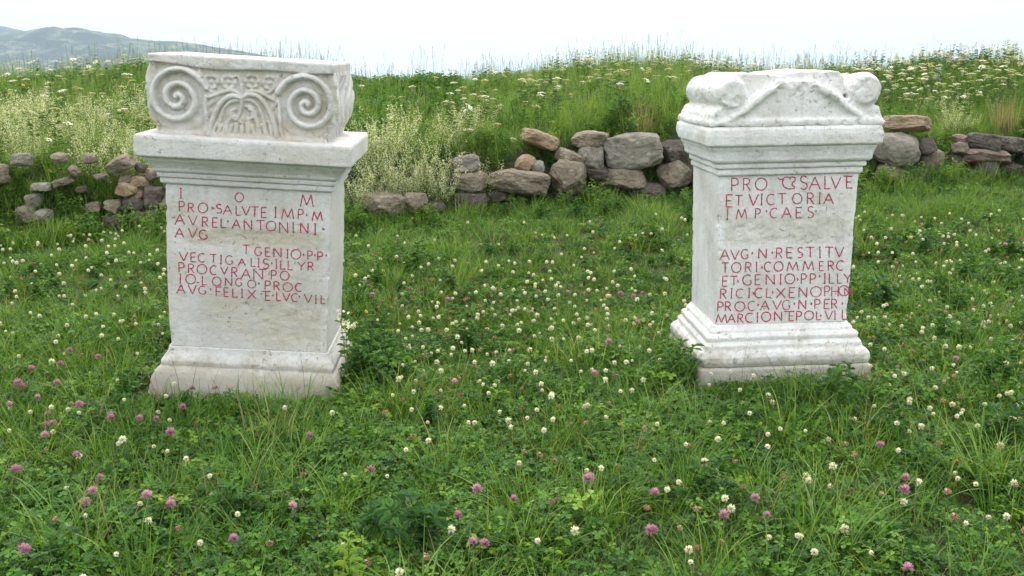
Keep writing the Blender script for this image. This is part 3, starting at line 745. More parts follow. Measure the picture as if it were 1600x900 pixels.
mid_st = [(566, 299, 640, 337, 'r_brown', .5, 2), (626, 299, 669, 333, 'r_brown', .5, -4), (706, 241, 752, 271, 'r_grey', .8, -14, .05), (711, 266, 761, 297, 'r_brown', .7),
 (761, 264, 858, 303, 'r_brown', .6, 6), (712, 300, 762, 331, 'r_dark', .6), (822, 250, 851, 273, 'r_grey', .5), (855, 248, 919, 304, 'r_brown', .9, 3),
 (868, 234, 913, 260, 'r_brown', .9, 24), (894, 204, 950, 232, 'r_brown', .6, 0, .06), (903, 226, 946, 268, 'r_grey', .2), (943, 207, 1033, 264, 'r_grey', 1.0, -3),
 (934, 261, 1006, 297, 'r_brown', .6, 4), (1031, 218, 1078, 253, 'r_dark', .5), (1029, 251, 1080, 296, 'r_brown', .4, -20), (900, 256, 958, 282, 'r_dark', .4, 0, .06),
 (985, 285, 1040, 310, 'r_dark', .5), (655, 312, 700, 334, 'r_dark', .5, 0, .08), (757, 296, 800, 318, 'r_dark', .5, 0, .1), (860, 296, 905, 318, 'r_dark', .5, 0, .1),
 (1075, 240, 1130, 290, 'r_brown', .5), (690, 275, 716, 300, 'r_dark', .5, 0, .1), (1085, 285, 1150, 315, 'r_dark', .5, 0, .05)]
W1, _ = add_wall('dry_stone_wall', '', mid_st, 41)
tag(W1, 'tumbled dry stone wall of brown lichened blocks between the two altars', 'wall')
right_st = [(1690, 225, 1760, 262, 'r_grey', .6, 5), (1750, 215, 1810, 250, 'r_brown', .6), (1700, 255, 1765, 285, 'r_dark', .6), (1770, 248, 1850, 280, 'r_brown', .6, -4), (1820, 215, 1880, 250, 'r_grey', .6), (1364, 207, 1441, 260, 'r_grey', .05, 8), (1428, 214, 1460, 246, 'r_dark', .5), (1438, 231, 1472, 266, 'r_brown', .5), (1486, 221, 1513, 241, 'r_brown', .6), (1489, 210, 1508, 223, 'r_red', .5),
 (1508, 208, 1562, 238, 'r_dark', 1.0, 12), (1494, 231, 1575, 256, 'r_red', .8, 4), (1552, 214, 1604, 240, 'r_dark', 1.0, 6), (1590, 236, 1640, 262, 'r_dark', .6), (1518, 250, 1556, 282, 'r_dark', .6),
 (1476, 240, 1508, 264, 'r_dark', .5, 0, .08), (1556, 252, 1600, 272, 'r_dark', .6, 0, .08), (1365, 256, 1412, 282, 'r_brown', .5, 0, .1), (1410, 262, 1450, 284, 'r_dark', .5, 0, .08), (1605, 215, 1660, 245, 'r_brown', .6), (1620, 250, 1680, 280, 'r_dark', .6)]
W2, _ = add_wall('dry_stone_wall', '', right_st, 43)
tag(W2, 'low dry stone wall with one big smooth grey boulder right of the right altar', 'wall')
left_st = [(-100, 250, -55, 280, 'r_grey', .4), (-150, 265, -95, 300, 'r_brown', .4), (-95, 300, -50, 335, 'r_dark', .4), (-170, 310, -110, 350, 'r_grey', .4), (118, 290, 136, 304, 'r_dark', .4), (148, 270, 168, 283, 'r_grey', .4), (212, 255, 230, 270, 'r_dark', .4), (16, 238, 53, 263, 'r_grey', .3, -8), (81, 238, 109, 255, 'r_brown', .5), (50, 284, 82, 301, 'r_grey', .4), (44, 300, 63, 326, 'r_grey', .3), (26, 317, 56, 351, 'r_brown', .5, -20), (51, 325, 82, 352, 'r_grey', .3),
 (84, 277, 112, 293, 'r_brown', .4, -15), (168, 243, 212, 269, 'r_brown', .4, -15), (183, 284, 217, 308, 'r_tan', .5, 22), (204, 275, 233, 297, 'r_tan', .4), (206, 293, 226, 309, 'r_tan', .3), (164, 311, 191, 333, 'r_brown', .3),
 (191, 304, 226, 331, 'r_dark', .5), (162, 332, 209, 369, 'r_dark', .8), (178, 366, 212, 390, 'r_dark', .4), (224, 289, 258, 328, 'r_dark', .5), (204, 329, 230, 351, 'r_brown', .4), (227, 262, 248, 282, 'r_brown', .4, 10),
 (134, 314, 160, 336, 'r_brown', .4), (128, 239, 152, 258, 'r_brown', .4), (186, 273, 206, 286, 'r_brown', .3, -10), (226, 325, 256, 352, 'r_dark', .4), (105, 258, 128, 276, 'r_brown', .4, 35), (80, 352, 110, 372, 'r_dark', .4), (-30, 255, 8, 290, 'r_brown', .4), (-40, 300, 0, 330, 'r_grey', .4), (248, 300, 300, 340, 'r_brown', .4), (258, 268, 300, 300, 'r_dark', .5)]
left_st = [(a + (1 if a < 160 else 0), b + (1 if a < 160 else 0), c - (1 if a < 160 else 0), d_ - (2 if a < 160 else 0), k_, .6, (r_[0] if r_ else 0), .07 if a < 150 else .03) for a, b, c, d_, k_, an_, *r_ in left_st]
W3, _ = add_wall('rubble_wall', '', left_st, 47)
tag(W3, 'collapsed rubble wall half buried in grass left of the left altar', 'wall')
lone('loose_stone', 'flat orange tan slab lying on the wall just right of the right altar', 'stone', (1374, 180, 1456, 207, 'r_tan', .9, 2, .04), 5)
lone('loose_stone', 'pointed tan wedge of rock resting in grass above the wall between the altars', 'stone', (814, 205, 872, 232, 'r_tan', 1.0, 20, .12), 6)
lone('loose_stone', 'small rounded orange brown stone perched on the middle of the wall', 'stone', (802, 242, 837, 267, 'r_tan', .4, -28, -.02), 7)

# ------------------------------------------------------------------ plants
def blades(G, P, az, L, W, t0, bend, segs=4, mat=0, var=.5, vtip=.15):
    n = len(P); L = np.broadcast_to(L, n); W = np.broadcast_to(W, n); t0 = np.broadcast_to(t0, n); bend = np.broadcast_to(bend, n); var = np.broadcast_to(var, n)
    ts = np.linspace(0, 1, segs + 1); rows = []; va = []
    h = np.zeros(n); r = np.zeros(n); cx, sx = np.cos(az), np.sin(az)
    tw = RNG.uniform(-.8, .8, n)
    for k, t in enumerate(ts):
        a = t0 + bend * t
        if k: h = h + np.cos(a) * L / segs; r = r + np.sin(a) * L / segs
        wk = W * (1 - t ** 1.6) * .5 * (1.0 if k else .7) + .0001
        c = np.stack([P[:, 0] + cx * r, P[:, 1] + sx * r, P[:, 2] + h], -1)
        wd = np.stack([-np.sin(az + tw), np.cos(az + tw), 0 * az], -1) * wk[:, None]
        rows += [c - wd, c + wd]; va += [var + vtip * t, var + vtip * t]
    V = np.stack(rows, 1).reshape(-1, 3); A = np.stack(va, 1).reshape(-1)
    b = (np.arange(n) * 2 * (segs + 1))[:, None]; F = []
    for k in range(segs): F.append(b + np.array([[2 * k, 2 * k + 1, 2 * k + 3, 2 * k + 2]]))
    G.add(V, np.concatenate(F), mat, A)

def disc_pts(n, R): 
    a = RNG.uniform(0, 2 * np.pi, n); r = R * np.sqrt(RNG.uniform(0, 1, n)); return np.stack([r * np.cos(a), r * np.sin(a), np.zeros(n)], -1)

LEAFLET = np.array([[0, 0, 0], [.42, .38, .06], [.85, .44, .10], [1.0, 0.0, -.02], [.85, -.44, .10], [.42, -.38, .06]])
def clover_leaves(G, C, size, mat=0, n3=3, tilt=.35):
    """trifoliate leaves at points C"""
    n = len(C); size = np.broadcast_to(size, n); rot = RNG.uniform(0, 2 * np.pi, n); var = RNG.uniform(.1, .8, n)
    nrm = np.stack([RNG.normal(0, tilt, n), RNG.normal(0, tilt, n), np.ones(n)], -1); nrm /= np.linalg.norm(nrm, axis=1)[:, None]
    t1 = np.cross(nrm, np.stack([np.cos(rot), np.sin(rot), 0 * rot], -1)); t1 /= np.linalg.norm(t1, axis=1)[:, None]; t2 = np.cross(nrm, t1)
    for k in range(n3):
        a = 2 * np.pi * k / n3; c, s = math.cos(a), math.sin(a)
        L = LEAFLET * np.array([1, 1, 1.4])
        lx = L[:, 0] * c - L[:, 1] * s; ly = L[:, 0] * s + L[:, 1] * c; lz = L[:, 2] - .15 * L[:, 0]
        V = C[:, None] + size[:, None, None] * (lx[None, :, None] * t1[:, None] + ly[None, :, None] * t2[:, None] + lz[None, :, None] * nrm[:, None])
        b = (np.arange(n) * 6)[:, None]
        F = np.concatenate([b + np.array([[0, 3, 2, 1]]), b + np.array([[0, 5, 4, 3]])])
        G.add(V.reshape(-1, 3), F, mat, np.repeat(var, 6))

def stems(G, A, B, w=.0012, mat=0, var=.5, bow=0.0):
    """crossed thin strips from A to B"""
    n = len(A); mid = (A + B) / 2 + (RNG.normal(0, 1, (n, 3)) * bow if bow else 0)
    for dx in ((1, 0), (0, 1)):
        o = np.array([dx[0], dx[1], 0]) * w / 2
        V = np.stack([A - o, A + o, mid - o, mid + o, B - o * .6, B + o * .6], 1).reshape(-1, 3); b = (np.arange(n) * 6)[:, None]
        G.add(V, np.concatenate([b + np.array([[0, 1, 3, 2]]), b + np.array([[2, 3, 5, 4]])]), mat, np.repeat(np.broadcast_to(var, n), 6))

def leaf_ovals(G, C, D, up, L, W, mat, var, curl=.25):
    """pointed oval leaves from C along unit D; 2 quads + folded midrib"""
    n = len(C); L = np.broadcast_to(L, n)[:, None]; W = np.broadcast_to(W, n)[:, None]
    s = np.cross(D, up); s /= np.linalg.norm(s, axis=1)[:, None] + 1e-9; u = np.cross(s, D)
    p0 = C; p1 = C + D * L * .35 + s * W * .5 + u * L * .08; p2 = C + D * L * .72 + s * W * .42 + u * L * .02; p3 = C + D * L - u * L * curl
    p4 = C + D * L * .72 - s * W * .42 + u * L * .02; p5 = C + D * L * .35 - s * W * .5 + u * L * .08
    V = np.stack([p0, p1, p2, p3, p4, p5], 1).reshape(-1, 3); b = (np.arange(n) * 6)[:, None]
    G.add(V, np.concatenate([b + np.array([[0, 3, 2, 1]]), b + np.array([[0, 5, 4, 3]])]), mat, np.repeat(np.broadcast_to(var, n), 6))

def rand_dirs(n, zlo, zhi):
    a = RNG.uniform(0, 2 * np.pi, n); z = RNG.uniform(zlo, zhi, n); r = np.sqrt(1 - z * z)
    return np.stack([r * np.cos(a), r * np.sin(a), z], -1)

UP = np.array([0, 0, 1.0])
def src_clover(hmin, hmax, n=58, R=.095):
    G = Geo(); C = disc_pts(n, R); B = C.copy() * .75; C[:, 2] = RNG.uniform(hmin, hmax, n) * (1 - .25 * (np.hypot(C[:, 0], C[:, 1]) / R) ** 2)
    clover_leaves(G, C, RNG.uniform(.0085, .0150, n), 0); stems(G, B, C, .0014, 1, .3, .003)
    m = 22; blades(G, disc_pts(m, R), RNG.uniform(0, 6.28, m), RNG.uniform(.06, .13, m), .0026, RNG.uniform(.1, .6, m), RNG.uniform(.3, 1.6, m), 4, 2, RNG.uniform(.1, .8, m))
    return G.mesh('clover_patch', [M['clover'], M['stemg'], M['grass']])
def src_grass(lmin, lmax, n=46, R=.06, wid=.0032, bend=1.3, mat='grass'):
    G = Geo(); P = disc_pts(n, R); az = np.arctan2(P[:, 1], P[:, 0]) + RNG.normal(0, .9, n)
    blades(G, P, az, RNG.uniform(lmin, lmax, n), RNG.uniform(.7, 1.3, n) * wid, RNG.uniform(.0, .45, n), RNG.uniform(.2, bend, n), 6, 0, RNG.uniform(.05, .8, n))
    return G.mesh('grass_tuft', [M[mat]])
def src_herb(h, n=8, mat='herb', leafL=.028, leafW=.012):
    G = Geo(); P = disc_pts(n, .05); T = P + disc_pts(n, h * .35); T[:, 2] = RNG.uniform(.6, 1, n) * h
    stems(G, P, T, .0025, 1, .5, .008)
    for i in range(n):
        k = int(18 * h / .2) + 6; t = RNG.uniform(.15, 1, k)[:, None]; C = P[i] * (1 - t) + T[i] * t
        leaf_ovals(G, C, rand_dirs(k, -.1, .7), UP + RNG.normal(0, .2, (k, 3)), RNG.uniform(.6, 1.2, k) * leafL, RNG.uniform(.8, 1.2, k) * leafW, 0, RNG.uniform(0, .9, k))
    return G.mesh('leafy_herb', [M[mat], M['stemg']])
def src_broad():
    G = Geo(); n = 7; D = rand_dirs(n, .25, .75); C = disc_pts(n, .01) + UP * .01
    for j in range(n):
        L = RNG.uniform(.05, .09); W = L * RNG.uniform(.38, .55)
        d = D[j]; s = np.cross(d, UP); s /= np.linalg.norm(s); ts = np.linspace(0, 1, 7); V = []
        for t in ts:
            c = C[j] + d * L * t + UP * (-.5 * L * t * t * .6); wd = W * math.sin(math.pi * min(1, .08 + t * .92)) ** .7 * .5 * (1 - .2 * t)
            V += [c - s * wd + UP * .004, c - UP * .001, c + s * wd + UP * .004]
        F = []
        for i in range(6): F += [[3 * i, 3 * i + 1, 3 * i + 4, 3 * i + 3], [3 * i + 1, 3 * i + 2, 3 * i + 5, 3 * i + 4]]
        G.add(V, F, 0, RNG.uniform(.1, .8))
    return G.mesh('broad_leaf_plant', [M['broad']])
def src_feather(h):
    """finely divided leaves rising from the ground (yarrow foliage)"""
    G = Geo(); n = 12
    for j in range(n):
        az = RNG.uniform(0, 6.28); L = RNG.uniform(.6, 1.1) * h; k = 22; t = np.linspace(.1, 1, k)
        r = L * .75 * t ** 1.2; z = L * (t - .35 * t * t); C = np.stack([np.cos(az) * r, np.sin(az) * r, z], -1)
        for sg in (-1, 1):
            d = np.stack([np.cos(az + sg * 1.1) * np.ones(k), np.sin(az + sg * 1.1) * np.ones(k), .35 * np.ones(k)], -1); d /= np.linalg.norm(d, axis=1)[:, None]
            leaf_ovals(G, C, d, np.tile(UP, (k, 1)), .016 * np.sin(np.pi * (.12 + t * .86)) + .003, .0035, 0, RNG.uniform(.1, .7))
        stems(G, C[:-1], C[1:], .0016, 0, .5)
    return G.mesh('feather_leaves', [M['herb']])
def src_tall(lmin, lmax, n=42, heads=5):
    G = Geo(); P = disc_pts(n, .09); az = RNG.uniform(0, 6.28, n)
    blades(G, P, az, RNG.uniform(lmin, lmax, n), RNG.uniform(.003, .006, n), RNG.uniform(0, .3, n), RNG.uniform(.1, 1.1, n), 6, 0, RNG.uniform(0, .85, n))
    if heads:
        A = disc_pts(heads, .08); B = A + disc_pts(heads, .08); B[:, 2] = RNG.uniform(lmax * .85, lmax * 1.22, heads); stems(G, A, B, .0018, 1, RNG.uniform(.3, 1, heads), .006)
        for b in B:
            k = 14; t = np.linspace(-.055, .0, k); C = b + np.stack([0 * t, 0 * t, t], -1)
            d = rand_dirs(k, .4, .85); leaf_ovals(G, C, d, np.tile(UP, (k, 1)) + .1, .012, .0028, 2, RNG.uniform(0, 1, k), 0)
    return G.mesh('tall_grass', [M['meadow'], M['meadow'], M['seed']])

def scatter(name, sources, P, scale, rot, idx, label, cat=None):
    c = bpy.data.collections.new(name + '_kinds')
    for i, me in enumerate(sources):
        o = bpy.data.objects.new('kind_%02d' % i, me); c.objects.link(o)
    me = bpy.data.meshes.new(name); me.vertices.add(len(P)); me.vertices.foreach_set('co', np.asarray(P, np.float32).ravel())
    a = me.attributes.new('scl', 'FLOAT', 'POINT'); a.data.foreach_set('value', np.asarray(scale, np.float32))
    a = me.attributes.new('rot', 'FLOAT_VECTOR', 'POINT'); a.data.foreach_set('vector', np.asarray(rot, np.float32).ravel())
    a = me.attributes.new('idx', 'INT', 'POINT'); a.data.foreach_set('value', np.asarray(idx, np.int32))
    me.update(); o = link(name, me)
    ng = bpy.data.node_groups.new(name, 'GeometryNodeTree')
    ng.interface.new_socket('Geometry', in_out='INPUT', socket_type='NodeSocketGeometry'); ng.interface.new_socket('Geometry', in_out='OUTPUT', socket_type='NodeSocketGeometry')
    gi = ng.nodes.new('NodeGroupInput'); go = ng.nodes.new('NodeGroupOutput')
    ip = ng.nodes.new('GeometryNodeInstanceOnPoints'); ci = ng.nodes.new('GeometryNodeCollectionInfo'); ci.inputs[0].default_value = c; ci.inputs[1].default_value = True; ci.inputs[2].default_value = True
    def na(nm, ty): q = ng.nodes.new('GeometryNodeInputNamedAttribute'); q.data_type = ty; q.inputs[0].default_value = nm; return q.outputs[0]
    er = ng.nodes.new('FunctionNodeEulerToRotation'); L = ng.links.new
    L(gi.outputs[0], ip.inputs['Points']); L(ci.outputs[0], ip.inputs['Instance']); ip.inputs['Pick Instance'].default_value = True
    L(na('idx', 'INT'), ip.inputs['Instance Index']); L(na('rot', 'FLOAT_VECTOR'), er.inputs[0]); L(er.outputs[0], ip.inputs['Rotation'])
    L(na('scl', 'FLOAT'), ip.inputs['Scale']); L(ip.outputs[0], go.inputs[0])
    md = o.modifiers.new('scatter', 'NODES'); md.node_group = ng
    tag(o, label, cat, kind='stuff'); return o

def jgrid(x0, x1, y0, y1, step):
    gx, gy = np.meshgrid(np.arange(x0, x1, step), np.arange(y0, y1, step)); p = np.stack([gx.ravel(), gy.ravel()], -1)
    return p + RNG.uniform(-.5, .5, p.shape) * step
def in_view(p, m=1.7): return np.abs(p[:, 0]) < .56 * p[:, 1] + m
ALT = [(LA.location, .385, .275, rad(2)), (RA.location, .35, .26, rad(3.6))]
def clear_altar(p, m=0.0):
    ok = np.ones(len(p), bool)
    for c, hw, hd, a in ALT:
        d = p - np.array([c.x, c.y]); lx = d[:, 0] * math.cos(a) + d[:, 1] * math.sin(a); ly = -d[:, 0] * math.sin(a) + d[:, 1] * math.cos(a)
        ok &= ~((np.abs(lx) < hw + m) & (np.abs(ly) < hd + m))
    return ok

# -- lawn in front of the wall
src_l = [src_clover(.02, .055), src_clover(.03, .075), src_clover(.015, .05, 66), src_clover(.035, .09, 50),
         src_grass(.07, .14), src_grass(.09, .19, 40), src_grass(.10, .22, 34, .05, .0032, 1.9), src_grass(.05, .10, 50, .07, .0026),
         src_broad(), src_feather(.09), src_herb(.11, 7, 'clover', .022, .010), src_herb(.16, 6, 'broad', .034, .016),
         src_grass(.08, .20, 44, .07, .0034, 1.5, 'meadow'), src_grass(.07, .16, 12, .07, .0022, 1.2, 'straw')]
p = jgrid(-6.2, 7, 1.3, 8.2, .066); p = p[in_view(p)]; p = p[p[:, 1] < wall_y(p[:, 0]) + .12]; p = p[clear_altar(p, .075)]
n = len(p); pn = fbm(np.stack([p[:, 0], p[:, 1], 0 * p[:, 0]], -1), 1.6, 3, 91); pn2 = fbm(np.stack([p[:, 0], p[:, 1], 0 * p[:, 0]], -1), 2.6, 2, 95)
u = RNG.uniform(0, 1, n); cl = .56 + .5 * pn - .05 * sstep(4.5, 6, p[:, 1])
idx = np.where(u < cl, RNG.integers(0, 4, n), np.where(u < cl + .30, RNG.integers(4, 8, n), np.where(u < cl + .33, 8, np.where(u < cl + .40, 9, np.where(RNG.uniform(0, 1, n) < .45, RNG.integers(10, 12, n), RNG.integers(0, 4, n))))))
far_ = sstep(4.3, 5.4, p[:, 1] - .25 * p[:, 0]); u2 = RNG.uniform(0, 1, n)
idx = np.where(u2 < .06 + .16 * far_ + .22 * (pn2 > .18) * far_, 12, np.where(u2 > .965, 13, idx)); sc = RNG.uniform(.7, 1.25, n) * (1 + .35 * pn2) * (1 - .22 * far_) * (1 - .3 * sstep(.5, .1, wall_y(p[:, 0]) - p[:, 1]) * (p[:, 0] < -1.5))
idx = np.where((u2 > .89) & (u2 < .94) & (far_ > .3), RNG.choice([10, 11, 9], n), idx)
# nearer the wall the growth is thinner and lower in places
keep = RNG.uniform(0, 1, n) > .25 * sstep(5.3, 6.2, p[:, 1] - .25 * p[:, 0])
p, idx, sc = p[keep], idx[keep], sc[keep]; n = len(p)
z = ground_z(p[:, 0], p[:, 1]) - .004
rot = np.stack([RNG.normal(0, .12, n), RNG.normal(0, .12, n), RNG.uniform(0, 6.28, n)], -1)
scatter('clover_lawn', src_l, np.column_stack([p, z]), sc, rot, idx, 'green clover and grass lawn covering the ground round the altars', 'lawn')

# -- growth close against the altar feet
pts, ii, ss = [], [], []
for (c, hw, hd, a) in ALT:
    for k in range(46):
        t = RNG.uniform(-1.05, 1.05); off = RNG.uniform(.015, .10); side = RNG.random() < .62
        lx, ly = (t * hw, -hd - off) if side else (math.copysign(hw + off, -c.x), RNG.uniform(-hd, hd))
        pts.append((c.x + lx * math.cos(a) - ly * math.sin(a), c.y + lx * math.sin(a) + ly * math.cos(a))); 
        ii.append(int(RNG.choice([1, 3, 4, 5, 6, 9] if side else [1, 3, 5, 9, 10, 11]))); ss.append(RNG.uniform(.7, 1.15) * (1.15 if not side else .55))
for k in range(24):   # leafy clump at the inner foot of the left altar
    pts.append((LA.location.x + .49 + RNG.normal(0, .06), LA.location.y - .12 + RNG.normal(0, .09))); ii.append(int(RNG.choice([10, 9, 11, 9]))); ss.append(RNG.uniform(.9, 1.45))
pts = np.array(pts); n = len(pts)
scatter('foot_growth', src_l, np.column_stack([pts, ground_z(pts[:, 0], pts[:, 1]) - .004]), ss, np.stack([0 * pts[:, 0], 0 * pts[:, 0], RNG.uniform(0, 6.28, n)], -1), ii,
        'taller weeds and grass growing against the feet of both altars', 'weeds')

# -- meadow on the bank
src_m = [src_tall(.16, .32, 46, 1), src_tall(.18, .38, 46, 2), src_tall(.14, .28, 46, 0), src_tall(.20, .42, 34, 6), src_tall(.12, .24, 46, 0),
         src_herb(.28, 12, 'herb', .034, .013), src_herb(.20, 12, 'meadow', .026, .010), src_feather(.16)]
p = jgrid(-9.5, 10.5, 4.6, 14.5, .098); p = p[in_view(p, 1.9)]; p = p[p[:, 1] > wall_y(p[:, 0]) + .16]
n = len(p); d = p[:, 1] - wall_y(p[:, 0]); pn = fbm(np.stack([p[:, 0], p[:, 1], 0 * p[:, 0]], -1), .9, 3, 191)
u = RNG.uniform(0, 1, n) + .35 * pn
idx = np.where(u < .12, 4, np.where(u < .30, 0, np.where(u < .48, 2, np.where(u < .66, 1, np.where(u < .74, 3, np.where(u < .84, 5, np.where(u < .95, 6, 7)))))))
cx = p[:, 0] / p[:, 1]                                              # dark leafy growth behind the left altar's inner side
lush = (cx > -.17) & (cx < -.05) & (d > 1.8)
idx = np.where(lush & (RNG.uniform(0, 1, n) < .75), 5, idx)
sc = RNG.uniform(.75, 1.15, n) * (1 - .45 * sstep(.9, .1, d)) * (1 - .12 * sstep(-.05, .0, cx) * sstep(.12, .05, cx)) * (1 - .22 * sstep(.30, .38, cx)) * (1 - .12 * sstep(-.3, -.36, cx)) * (1 + .45 * pn) * (1 + .2 * fbm(np.stack([p[:, 0], p[:, 1], 0 * p[:, 0]], -1), 3.1, 2, 291))
z = ground_z(p[:, 0], p[:, 1]) - .005
rot = np.stack([RNG.normal(0, .08, n), RNG.normal(0, .08, n), RNG.uniform(0, 6.28, n)], -1)
scatter('meadow_grass', src_m, np.column_stack([p, z]), sc, rot, idx, 'long pale green meadow grass covering the bank behind the wall', 'meadow')

# grass sprouting between and over the stones of the walls
pts = []
for k in range(520): x = RNG.uniform(-4.2, -2.7); pts.append((x, wall_y(x) + RNG.uniform(-.12, .4)))
for k in range(190): x = RNG.uniform(-1.4, 4.6); pts.append((x, wall_y(x) + RNG.uniform(-.08, .30)))
for k in range(130): x = RNG.uniform(-2.75, -1.7); pts.append((x, wall_y(x) + RNG.uniform(-.08, .4)))
for k in range(1300):
    x = RNG.uniform(-4.2, 5.2); d = RNG.uniform(-.16, .5)
    if -1.35 < x < 1.6 and d < .34 and (d > -.03 or RNG.random() < .45) and RNG.random() < .88: continue
    if 2.3 < x and d < .3 and RNG.random() < .80: continue
    pts.append((x, wall_y(x) + d))
pts = np.array(pts); n = len(pts)
scatter('wall_grass', [src_l[5], src_l[6], src_l[10], src_l[9], src_m[4], src_m[6]], np.column_stack([pts, ground_z(pts[:, 0], pts[:, 1])]), RNG.uniform(.6, 1.15, n) * np.where(pts[:, 0] < -1.6, 1.0, 1),
        np.stack([RNG.normal(.15, .2, n), RNG.normal(0, .15, n), RNG.uniform(0, 6.28, n)], -1), RNG.integers(0, 6, n), 'grass and weeds sprouting between the stones of the walls', 'grass')

# -- flowers ---------------------------------------------------------------
def head(kind, n=64, R=.0105):
    G = Geo(); D = rand_dirs(n, -.75, 1.0); up = rand_dirs(n, -1, 1); zz = D[:, 2]
    if kind == 'white':
        C = D * R * .35; D2 = D + UP * .25 * (zz[:, None] > .1) - UP * .5 * (zz[:, None] < -.2); D2 /= np.linalg.norm(D2, axis=1)[:, None]
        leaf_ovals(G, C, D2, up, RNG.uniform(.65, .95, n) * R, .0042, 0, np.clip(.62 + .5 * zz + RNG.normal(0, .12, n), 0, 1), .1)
    elif kind == 'red':
        D2 = D + UP * .45; D2 /= np.linalg.norm(D2, axis=1)[:, None]
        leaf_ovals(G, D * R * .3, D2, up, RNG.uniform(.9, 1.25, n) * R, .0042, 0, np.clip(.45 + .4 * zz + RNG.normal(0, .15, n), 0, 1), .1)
    else:
        D2 = D - UP * .9; D2 /= np.linalg.norm(D2, axis=1)[:, None]
        leaf_ovals(G, D * R * .3, D2, up, RNG.uniform(.7, 1.05, n) * R, .0046, 0, RNG.uniform(0, 1, n), .1)
    return G.mesh('flower_head', [M[{'white': 'white', 'red': 'pink', 'brown': 'brownp'}[kind]]])
def stem_mesh(h):
    G = Geo(); A = np.zeros((1, 3)); B = np.array([[0, 0, h]]); stems(G, A, B, .0022, 0, .6, h * .03); return G.mesh('stem', [M['stemg']])
heads = {k: [head(k, 70 if k != 'red' else 90, R) for R in ((.0092, .0108, .0082) if k != 'red' else (.0122, .0135, .0108))] for k in ('white', 'red', 'brown')}
STEM = stem_mesh(.1)
def put_flower(name, kind, x, y, h, s, label, cat, group, parts=True):
    z = float(ground_z(x, y)); r_ = empty(name, (x, y, z), (random.gauss(0, .12), random.gauss(0, .12), random.uniform(0, 6.28)))
    r_.scale = (s, s, s); tag(r_, label, cat, group)
    st = link('stem', STEM, r_); st.scale = (1, 1, h / s / .1)
    hd_ = link('flower_head', random.choice(heads[kind]), r_); hd_.location = (0, 0, h / s)
    return r_
def ground_hit(px, py, h):
    d = ray(px, py); t = 3.0
    for _ in range(30):
        P = d * t; zz = float(ground_z(P[0], P[1])) + h; t *= np.clip((CAM_H - zz) / max(.02, -(d[2] * t)), .8, 1.25)
    P = d * t; return P[0], P[1]
red_px = [(577,733),(748,765),(715,803),(805,778),(737,848),(751,848),(909,748),(921,739),(1025,766),(1032,774),(1024,825),(1384,698),(1414,747),(1405,767),(1128,804),(1422,893),(1206,806),(1172,768),
 (16,731),(26,854),(34,850),(145,765),(134,784),(154,745),(122,712),(70,648),(64,666),(74,662),(73,682),(168,646),(182,654),(212,657),(240,656),(268,677),(288,633),(480,680),(361,847),(262,783),(268,778),(224,778),
 (113,631),(56,622),(35,605),(78,600),(90,568),(445,790),(342,606),(300,608),(585,459),(887,455),(970,460),(985,462),(1002,458),(833,488),(982,503),(957,534),(932,584),(712,596),(700,468),(38,597),(53,577),(20,630),(155,558),(110,545),(1490,560),(1570,380)]
def zone(px, py):
    if py < 470:
        if px < 260: return 'a', 'in the far grass left of the left altar'
        if px < 700: return 'b', 'in the far grass just right of the left altar'
        if px < 1060: return 'c', 'in the far grass just left of the right altar'
        return 'd', 'in the far grass right of the right altar'
    if py < 620:
        if px < 260: return 'e', 'beside the outer foot of the left altar'
        if px < 680: return 'f', 'near the inner foot of the left altar'
        if px < 860: return 'g', 'midway between the two altars'
        if px < 1100: return 'h', 'near the inner foot of the right altar'
        return 'i', 'beside the outer foot of the right altar'
    k = 'just below' if py < 700 else 'some way below' if py < 790 else 'at the bottom edge below'
    if px < 240: return 'j', k + ' and left of the left altar'
    if px < 530: return 'k', k + ' the left altar'
    if px < 800: return 'l', k + ' the left half of the gap'
    if px < 1070: return 'm', k + ' the right half of the gap'
    if px < 1350: return 'n', k + ' the right altar'
    return 'o', k + ' and right of the right altar'
for (px, py) in red_px:
    h = random.uniform(.08, .13); x, y = ground_hit(px, py, h); zn = zone(px, py)
    put_flower('red_clover', 'red', x, y, h, random.uniform(.7, 1.0), 'pink clover flower ' + zn[1], 'clover flower', 'pink clover flowers ' + zn[1])
# white clover: density drawn from where the photograph shows them
def proj(x, y, z):
    dz = z - CAM_H; zc = y * math.cos(PITCH) - dz * math.sin(PITCH); yc = y * math.sin(PITCH) + dz * math.cos(PITCH)
    return 800 + FPX * x / zc, 450 - FPX * yc / zc
cand = jgrid(-4.4, 5.4, 1.9, 7.2, .075); cand = cand[clear_altar(cand, .05)]; cand = cand[cand[:, 1] < wall_y(cand[:, 0]) - .1]
W_, B_ = [], []
for x, y in cand:
    px, py = proj(x, y, float(base_z(x, y)) + .1)
    if not (-20 < px < 1620 and 330 < py < 915): continue
    dn = .09
    if 560 < px < 1000 and 400 < py < 660: dn = .75 if 620 < px < 960 and 430 < py < 560 else .42
    elif px > 1340 and py < 660: dn = .50
    elif px < 270 and py < 560: dn = .34
    elif py > 640 and px > 1050: dn = .26
    elif py > 640: dn = .17
    elif px > 1000: dn = .24
    dn *= .6 + .9 * float(np.clip(.5 + fbm(np.array([[x, y, 0]]), 3.2, 2, 401)[0], 0, 1.4)) * 1.1
    if random.random() < dn: (B_ if random.random() < (.30 if px > 540 else .15) else W_).append((x, y, px, py))
W_.sort(key=lambda q: q[1]); B_.sort(key=lambda q: q[1])
print('white clover', len(W_), 'withered', len(B_))
for x, y, px, py in W_[:290]:
    zn = zone(px, py); put_flower('white_clover', 'white', x, y, random.uniform(.07, .14), random.uniform(.6, 1.05), 'white clover flower ' + zn[1], 'clover flower', 'white clover flowers ' + zn[1])
